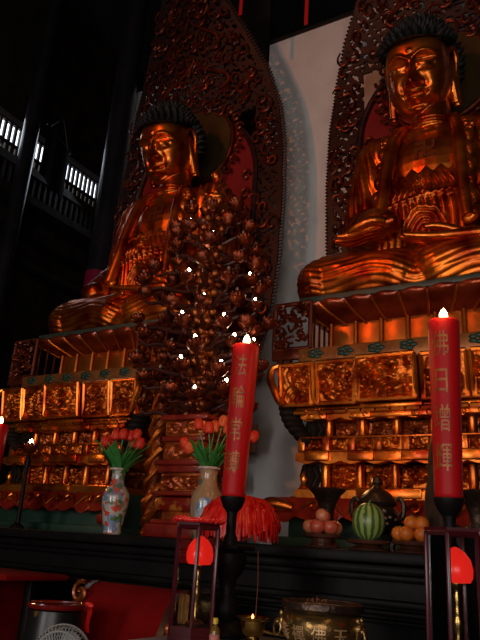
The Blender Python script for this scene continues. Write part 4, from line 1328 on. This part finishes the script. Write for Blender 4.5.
# bronze censer with raised characters
t = empty('bronze_censer', (-1.275, 2.92, TZ+.001)); tag(t, 'round bronze incense censer with raised characters and beast handles', 'censer')
prof = [(.08,.0),(.11,.008),(.15,.04),(.175,.09),(.176,.125),(.165,.155),(.158,.165),(.175,.172),(.182,.18),(.182,.204),(.175,.208),(.16,.205),(.155,.18),(.0,.18)]
MB().lathe(prof[:6]+[(.155,.165)], seg=44).build('bowl', M['bronze'], t)
MB().lathe([(.150,.163)]+prof[6:12]+[(.15,.19)], seg=44).build('rim', M['bronzedark'], t)
MB().lathe([(.154,.182),(.156,.190),(.08,.193),(.0,.194)], seg=32).build('ash', M['ash'], t)
b = MB()
for k in range(5):
    x = -.06+.022*k; b.tube([(x,-.03+.01*(k%2),.188),(x+.002,-.028,.215+.006*(k%3))], .0022, 5)
b.build('incense_stubs', M['incense'], t)
for sx in (-1, 1):
    b = MB()
    b.ell((sx*.178,-.02,.115), (.028,.032,.034), 12, 9); b.ell((sx*.200,-.035,.110), (.018,.018,.015), 10, 8)
    for sy in (-1, 1): b.ell((sx*.18,-.02+sy*.022,.148), (.010,.008,.016), 8, 6)
    b.tube([(sx*.196+.028*cos(a)*.6, -.045, .085+.03*sin(a)) for a in np.linspace(0, 2*PI, 17)[:-1]], .005, 6, closed=True)
    b.build('beast_handle', M['bronze'], t)
def arc_text(word, parent, prof, zc, size, ang0, dang, m):
    for k, chh in enumerate(word):
        cu = bpy.data.curves.new('t', 'FONT'); cu.body = chh; cu.size = size; cu.resolution_u = 2; cu.extrude = .004
        o = bpy.data.objects.new('t', cu); COL.objects.link(o)
        dg = bpy.context.evaluated_depsgraph_get(); dg.update()
        me = bpy.data.meshes.new_from_object(o.evaluated_get(dg)); bpy.data.objects.remove(o)
        bm = bmesh.new(); bm.from_mesh(me)
        for x in np.linspace(0, size, 7)[1:-1]:
            bmesh.ops.bisect_plane(bm, geom=bm.verts[:]+bm.edges[:]+bm.faces[:], plane_co=(x,0,0), plane_no=(1,0,0))
        bmesh.ops.triangulate(bm, faces=bm.faces[:]); bm.verts.index_update()
        vs = []
        for v in bm.verts:
            z = zc+v.co.y-size*.38
            r = np.interp(z, [p[1] for p in prof[:6]], [p[0] for p in prof[:6]])+.003+v.co.z
            a = ang0+k*dang+(v.co.x-size*.48)/r
            vs.append((r*sin(a), -r*cos(a), z))
        MB().add(vs, [tuple(v.index for v in f.verts) for f in bm.faces]).build('raised_character', m, parent, False); bm.free()
        bpy.data.meshes.remove(me); bpy.data.curves.remove(cu)
arc_text('寺禪佛玉', t, prof, .088, .068, math.radians(23)-math.radians(30)*2.0-math.radians(4), math.radians(30), M['bronzelt'] if 'bronzelt' in M else mat('worn_bright_bronze', (.62,.40,.20), (.5,.30,.14), 20, .45, .6))

# brass oil lamp cup with spoon handle and burning wick
t = empty('brass_oil_lamp', (-1.607, 2.90, TZ+.001)); tag(t, 'small brass oil lamp cup with a glowing wick beside the censer', 'lamp')
MB().lathe([(.038,0),(.043,.006),(.032,.018),(.030,.03),(.050,.045),(.058,.07),(.064,.098),(.080,.108),(.082,.113),(.066,.110),(.055,.09),(.0,.085)], seg=32).build('cup', M['brass'], t)
MB().lathe([(.052,.098),(.03,.102),(.0,.103)], seg=24).build('oil', M['oil'], t)
MB().lathe([(.001,0),(.005,.005),(.006,.012),(.001,.022)], (0,-.01,.104), 10).build('flame', M['ember'] if 'ember' in M else mat('small_ember_flame', (1,.4,.1), emit=(1,.25,.05), estr=9), t)
MB().chain([(.04,0,.06),(.10,.02,.052),(.17,.06,.045)], [.007,.006,.005], 8).build('handle', M['brass'], t)
o = MB().tube([(0,0,0),(.004,.0,.16),(-.004,0,.30)], .0016, 5).build('incense_stick', M['incense'], None, loc=(-1.612, 2.925, TZ+.10)); tag(o, 'thin incense stick standing up from the brass oil lamp', 'incense')
# little bottle with yellow cap
t = empty('oil_bottle', (-1.625, 2.60, TZ+.001)); tag(t, 'small oil bottle with a yellow cap and pink label by the left lantern', 'bottle')
MB().lathe([(.018,0),(.021,.004),(.021,.07),(.017,.082),(.009,.092),(.009,.10),(.0,.10)], seg=20).build('bottle', M['oil'], t)
MB().lathe([(.0115,.098),(.0115,.118),(.010,.121),(.0,.121)], seg=16).build('cap', M['yellowcap'], t)
MB().lathe([(.0214,.022),(.0218,.024),(.0218,.056),(.0214,.058)], seg=20).build('paper_label', M['label'], t)

# hexagonal glass lanterns
def lantern(loc, label, rz, top_flowers, H=.56, s=.112):
    t = empty('glass_lantern', loc, rz); tag(t, label, 'lantern', 'hexagonal glass lanterns')
    V = [(s*cos(PI/6+k*PI/3), s*sin(PI/6+k*PI/3)) for k in range(6)]
    ap_ = s*cos(PI/6)
    def hexp(mb, r, z0, z1):
        pts = [(r*cos(PI/6+k*PI/3), r*sin(PI/6+k*PI/3)) for k in range(6)]; mb.prism(pts, z0, z1, 'z'); return mb
    b = hexp(MB(), s*1.12, 0, .022); hexp(b, s*1.05, .022, .06); b.build('base', M['lantwood'], t, True, 30)
    b = MB()
    for rr_, z0, z1 in ((s*1.05, H-.028, H-.006),): 
        for k in range(6):
            a = V[k]; c = V[(k+1) % 6]
            b.tube([(a[0]*1.02, a[1]*1.02, H-.015), (c[0]*1.02, c[1]*1.02, H-.015)], .011, 4)
    hexp(b, s*1.06, H-.008, H+.004)
    b.build('top_frame', M['lantwood'], t, True, 30)
    for k in range(6):
        MB().rbox((V[k][0], V[k][1], (H+.05)/2), (.017,.017,H-.07), .004, Matrix.Rotation(PI/6+k*PI/3, 4, 'Z')).build('post', M['lantwood'], t)
        a = Vector((*V[k], 0)); c = Vector((*V[(k+1) % 6], 0)); mid = (a+c)/2
        MB().box((mid.x*.985, mid.y*.985, (H+.04)/2), (.0025, (c-a).length-.018, H-.085), Matrix.Rotation(math.atan2(mid.y, mid.x), 4, 'Z')).build('pane', M['glass'], t, False)
    if top_flowers:
        fb = MB(); r = random.Random(2)
        for k in range(46):
            a = 2*PI*k/46; rr_ = s*1.06*(.93+.1*r.random())
            fb.ell((rr_*cos(a), rr_*sin(a), H+.012+.008*r.random()), (.014,.014,.012), 8, 6)
        fb.build('flower_trim', M['redsilk'], t)
    return t
def red_lamp(loc, label, h0):
    t = empty('red_lotus_lamp', loc); tag(t, label, 'lamp', 'red lamps inside the lanterns')
    MB().lathe([(.045,0),(.048,.01),(.02,.025),(.012,.05),(.016,.07),(.010,.09),(.018,.12),(.024,.14),(.014,.165),(.010,.2),(.016,.22),(.010,.24),(.012,h0-.02),(.024,h0-.005),(.024,h0)], seg=20).build('turned_stem', M['brass'], t)
    MB().lathe([(.02,h0),(.052,h0+.003),(.062,h0+.02),(.064,h0+.05),(.056,h0+.085),(.036,h0+.112),(.012,h0+.128),(.0,h0+.132)], seg=28, flute=(8,.015)).build('shade', M['redlamp'], t)
L1 = (-1.85, 2.75, TZ+.001)
lantern(L1, 'hexagonal glass lantern trimmed with red flowers, left of the black candlestick', math.radians(35), True, .505, .106)
red_lamp((L1[0]+.005, L1[1]+.02, TZ+.0615), 'glowing red lamp inside the flower-trimmed left lantern', .26)
t = empty('gold_paper_offering', (L1[0]-.045, L1[1]-.01, TZ+.0615)); tag(t, 'folded gold paper offering inside the left lantern', 'paper')
b = MB()
for k in range(7): b.box((.004*sin(k*2), .004*cos(k), .065), (.045-.003*k, .006, .125-.008*(k % 3)), Matrix.Rotation(k*.45, 4, 'Z'))
b.build('folded_sheets', M['paper'], t, False)
L2 = (-.648, 2.75, TZ+.001)
lantern(L2, 'hexagonal glass lantern without flowers at the right, under the right candle', math.radians(-1), False, .53)
red_lamp((L2[0]-.002, L2[1]+.0, TZ+.0615), 'glowing red lamp on a brass stem inside the right lantern', .275)

# red upholstered kneeling bench with carved scroll side
t = empty('kneeling_bench', (-2.41, 2.97, 0)); tag(t, 'dark red padded bench back with carved scroll side, in front of the altar', 'bench')
prof2 = [(-.12,.30),(-.20,.62),(-.17,.95),(-.05,1.18),(.03,1.25),(.09,1.27),(.13,1.235),(.12,1.19),(.07,1.16),(.05,1.08),(.07,.62),(.10,.30)]
b = MB(); b.prism(prof2, -.29, .29, 'x')
me = b.build('padded_back', M['redcloth'], t, True, 35)
b = MB(); b.rbox((0,-.21,.42), (.54,.14,.16), .04); b.build('seat_cushion', M['redcloth'], t)
for sx, xx in ((-1,-.31),(1,.31)):
    b = MB(); b.prism([(y*1.02-.005, z+.005) for y, z in prof2], xx-.02, xx+.02, 'x')
    sp_ = b.build('scroll_side', M['bowlwood'], t, True, 35)
    b = MB()
    b.tube([(xx+sx*.022, .07-.005+(.055-.006*q)*cos(q), 1.215+(.055-.006*q)*sin(q)) for q in np.linspace(0, 8, 26)], .010, 6)
    for k in range(9):
        z = .60+.062*k; y = np.interp(z, [.62,.95,1.18], [-.16,-.13,-.02])
        b.tube([(xx+sx*.022, y+.035*(1-q*.6)*cos(q*6+k), z+.04*(1-q*.6)*sin(q*6+k)) for q in np.linspace(0, 1, 9)], .010, 5)
    b.build('carving', M['relief_red'], sp_)
for sx in (-1, 1):
    for y in (-.20, .05): MB().rbox((sx*.25, y, .17), (.06,.06,.34), .01).build('leg', M['bowlwood'], t)
fy = lambda z: float(np.interp(z, [.30,.62,.95,1.18,1.25], [-.12,-.20,-.17,-.05,.03]))
b = MB()
b.tube([(-.285+(.060-.0062*q)*cos(q+1.2), fy(1.20)-.035, 1.215+(.060-.0062*q)*sin(q+1.2)) for q in np.linspace(0, 8, 30)], .013, 6)
b.build('front_volute', M['darkgold'], t)
b = MB()
ed = [(-.27,1.16),(-.255,1.10),(-.235,1.04),(-.205,.98),(-.165,.93),(-.115,.885),(-.05,.85)]
b.chain([(x, fy(z)-.012, z) for x, z in ed], .014, 7, 5); b.chain([(x-.055+.02*k, fy(z)-.012, z-.012) for k, (x, z) in enumerate(ed[:4])], .012, 7, 5)
for k in range(16):
    q0 = k/15; i0 = min(5, int(q0*6)); f = q0*6-i0; x = ed[i0][0]*(1-f)+ed[i0+1][0]*f-.026; z = ed[i0][1]*(1-f)+ed[i0+1][1]*f-.012
    b.tube([(x+.024*(1-q*.7)*cos(q*6+k*2), fy(z)-.012, z+.024*(1-q*.7)*sin(q*6+k*2)) for q in np.linspace(0, 1, 9)], .009, 5)
b.build('carved_front_edge', M['darkgold'], t)
# second red covered bench/table at the left
t = empty('red_covered_table', (-3.60, 3.0, 0)); tag(t, 'dark red covered table with rounded overhanging edge at the far left', 'table')
MB().rbox((0,0,1.255), (.96,.50,.036), .017).build('table_top', M['redcloth'], t)
MB().rbox((-.12,.02,.80), (.66,.42,.88), .02).build('cloth_skirt', M['redcloth'], t)
for sx in (-.44, .26): MB().rbox((sx,-.18,.62), (.06,.06,1.23), .008).build('leg', M['black'], t)
MB().rbox((.30,.12,.62), (.06,.06,1.23), .008).build('leg', M['black'], t)
# drum
t = empty('temple_drum', (-2.51, 2.56, .68)); t.scale = (.67,.67,1); tag(t, 'dark painted drum with a glossy red rim beside the red bench', 'drum')
MB().lathe([(.17,.0),(.20,.06),(.215,.2),(.215,.32),(.20,.46),(.195,.48)], seg=40).build('shell', M['drumshell'] if 'drumshell' in M else mat('black_drum_shell_with_gilt_motifs', (.010,.010,.009), (.14,.065,.015), 9, .35, .2, lo=.56, hi=.62), t)
MB().lathe([(.19,.486),(.210,.488),(.216,.497),(.212,.507),(.198,.511),(.19,.507)], seg=44).build('red_rim', M['redgloss'] if 'redgloss' in M else mat('glossy_red_rim', (.14,.005,.004), None, rough=.15, coat=.5), t)
MB().lathe([(.0,.494),(.192,.494),(.192,.500),(.0,.504)], seg=40).build('drum_head', M['redcloth'], t)
t2 = empty('drum_stand', (-2.51, 2.56, 0)); t2.scale = (.67,.67,1); tag(t2, 'dark wooden stand under the red rimmed drum', 'stand')
for k in range(4):
    a = k*PI/2+.78; MB().rbox((.15*cos(a), .15*sin(a), .33), (.05,.05,.66), .008).build('leg', M['black'], t2)
MB().lathe([(.19,.64),(.20,.66),(.19,.678),(.0,.678)], seg=28).build('ring', M['black'], t2)
# red ribbon tied to the bench scroll
t = empty('red_ribbon', (-2.40, 2.66, 1.185)); tag(t, 'short red ribbon hanging between the drum rim and bench scroll', 'ribbon')
b = MB()
b.ell((0,0,0), (.03,.014,.016), 10, 7)
for sx in (-1, 1):
    P = np.zeros((3, 10, 3))
    for j in range(10):
        q = j/9
        for i in range(3): P[i,j] = (sx*.012*q*1.2-.012*sx*(i-1)*1.0+.006*sin(q*5), .006*sin(q*6+sx), -.12*q)
    b.grid(P); Q = P.copy(); Q[:,:,1] += .002; b.grid(Q, True)
b.build('bow', M['redsilk'], t)
# electric fan
t = empty('electric_fan', (-2.02, 2.12, 0)); tag(t, 'pale grey electric fan, only its round cage top seen at the bottom edge', 'fan')
cz = 1.055
b = MB()
Rt = Euler((0, math.radians(-14), math.radians(25))).to_matrix().to_4x4()
c = MB()
for k in range(48):
    a = 2*PI*k/48
    c.tube([(.02*cos(a), -.05, .02*sin(a)), (.08*cos(a), -.055, .08*sin(a)), (.11*cos(a), -.035, .11*sin(a)), (.115*cos(a), 0, .115*sin(a)), (.10*cos(a), .04, .10*sin(a)), (.03*cos(a), .055, .03*sin(a))], .0022, 4)
for r_, y_ in ((.115,0),(.095,-.048),(.05,-.055),(.10,.04)): c.tube([(r_*cos(a), y_, r_*sin(a)) for a in np.linspace(0, 2*PI, 41)[:-1]], .004, 6, closed=True)
c.lathe([(.0,-.004),(.03,-.004),(.03,.004),(.0,.004)], (0,-.056,0), 20, Matrix.Rotation(PI/2, 4, 'X'))
side_map(c, Matrix.Translation((0,0,cz)) @ Rt); c.build('cage', M['grey'], t)
c = MB()
for k in range(3):
    a0 = k*2*PI/3; nu, nv = 8, 6; P = np.zeros((nu, nv, 3))
    for i in range(nu):
        for j in range(nv):
            a = a0+1.5*i/(nu-1); r_ = .02+.078*j/(nv-1)*(.85+.15*sin(PI*i/(nu-1))); P[i,j] = (r_*cos(a), .012*(i/(nu-1)-.5)*2, r_*sin(a))
    c.grid(P); Q = P.copy(); Q[:,:,1] += .003; c.grid(Q, True)
side_map(c, Matrix.Translation((0,0,cz)) @ Rt); c.build('blades', M['grey'], t)
c = MB().lathe([(.0,-.04),(.035,-.04),(.045,0),(.04,.08),(.0,.09)], (0,0,0), 20, Matrix.Rotation(-PI/2, 4, 'X')); side_map(c, Matrix.Translation((0,0,cz)) @ Rt @ Matrix.Translation((0,.08,0))); c.build('motor', M['grey'], t)
MB().lathe([(.14,0),(.15,.02),(.05,.05),(.018,.07),(.016,cz-.10),(.012,cz-.02)], (.03,.07,0), 20).build('pole', M['grey'], t)

# ------------------------------------------------------------------ lights
def light(name, kind, loc, col, power, size=.1, target=None, spot=None, blend=.3, sizey=None):
    l = bpy.data.lights.new(name, kind); l.color = col; l.energy = power
    if kind == 'AREA':
        l.size = size
        if sizey: l.shape = 'RECTANGLE'; l.size_y = sizey
    elif kind in ('POINT', 'SPOT'): l.shadow_soft_size = size
    if kind == 'SPOT': l.spot_size = math.radians(spot); l.spot_blend = blend
    o = bpy.data.objects.new(name, l); COL.objects.link(o); o.location = loc
    if target is not None: o.rotation_euler = (Vector(target)-Vector(loc)).to_track_quat('-Z', 'Y').to_euler()
    return o
# warm hall lamp hanging in front of the statues (throws the halo's shadow on the wall)
light('hall_lamp', 'SPOT', (-4.9, -2.0, 7.2), (1, .26, .07), 500, .10, (-2.9, 6.5, 6.0), 50, .5)
# daylight through the open doors behind the camera
light('front_daylight', 'AREA', (2.6, -7.2, 2.6), (1.0, .93, .88), 280, 5.5, (-2.8, 6, 4.2), sizey=3.4)
light('front_daylight', 'AREA', (-3.3, -7.2, 2.2), (1.0, .94, .90), 190, 1.5, (-3.6, 6, 3.0), sizey=2.8)  # added second daylight source, brightens the low wall between the pedestals
# daylight falling in through the clerestory lattice
light('clerestory_daylight', 'AREA', (-9.75, 7.5, 8.8), (.80, .88, 1.0), 40, 5, (-4, 6.0, 6.0), sizey=.9)
# added point lights, no lamps known there: highlight spots on the faces
light('highlight_fill', 'POINT', (-4.2, .6, 3.6), (1, .60, .28), 10, .05)
light('highlight_fill', 'POINT', (.4, 1.0, 3.4), (1, .60, .28), 16, .05)
light('altar_fill', 'POINT', (-1.62, 4.12, 2.02), (1, .52, .16), 1.2, .04)  # added unseen warm light, brightens the lower rows of the right pedestal
# added warm fill above the altar without a lamp, then the candle glows
light('altar_fill', 'POINT', (-1.35, 3.6, 2.75), (1, .46, .15), 2.5, .06)
light('candle_glow', 'POINT', (-.716, 2.94, 2.66), (1, .50, .18), 9, .03)
light('candle_glow', 'POINT', (-1.80, 2.94, 2.66), (1, .50, .18), 8, .03)
light('candle_glow', 'POINT', (-4.75, 3.75, 2.50), (1, .50, .18), 6, .03)

w = bpy.data.worlds.new('world'); S.world = w; w.use_nodes = True
w.node_tree.nodes['Background'].inputs[0].default_value = (.5,.55,.65,1); w.node_tree.nodes['Background'].inputs[1].default_value = .004
S.view_settings.view_transform = 'Standard'; S.view_settings.look = 'None'; S.view_settings.exposure = 0; S.view_settings.gamma = 1
try: S.view_settings.use_curve_mapping = False
except Exception: pass
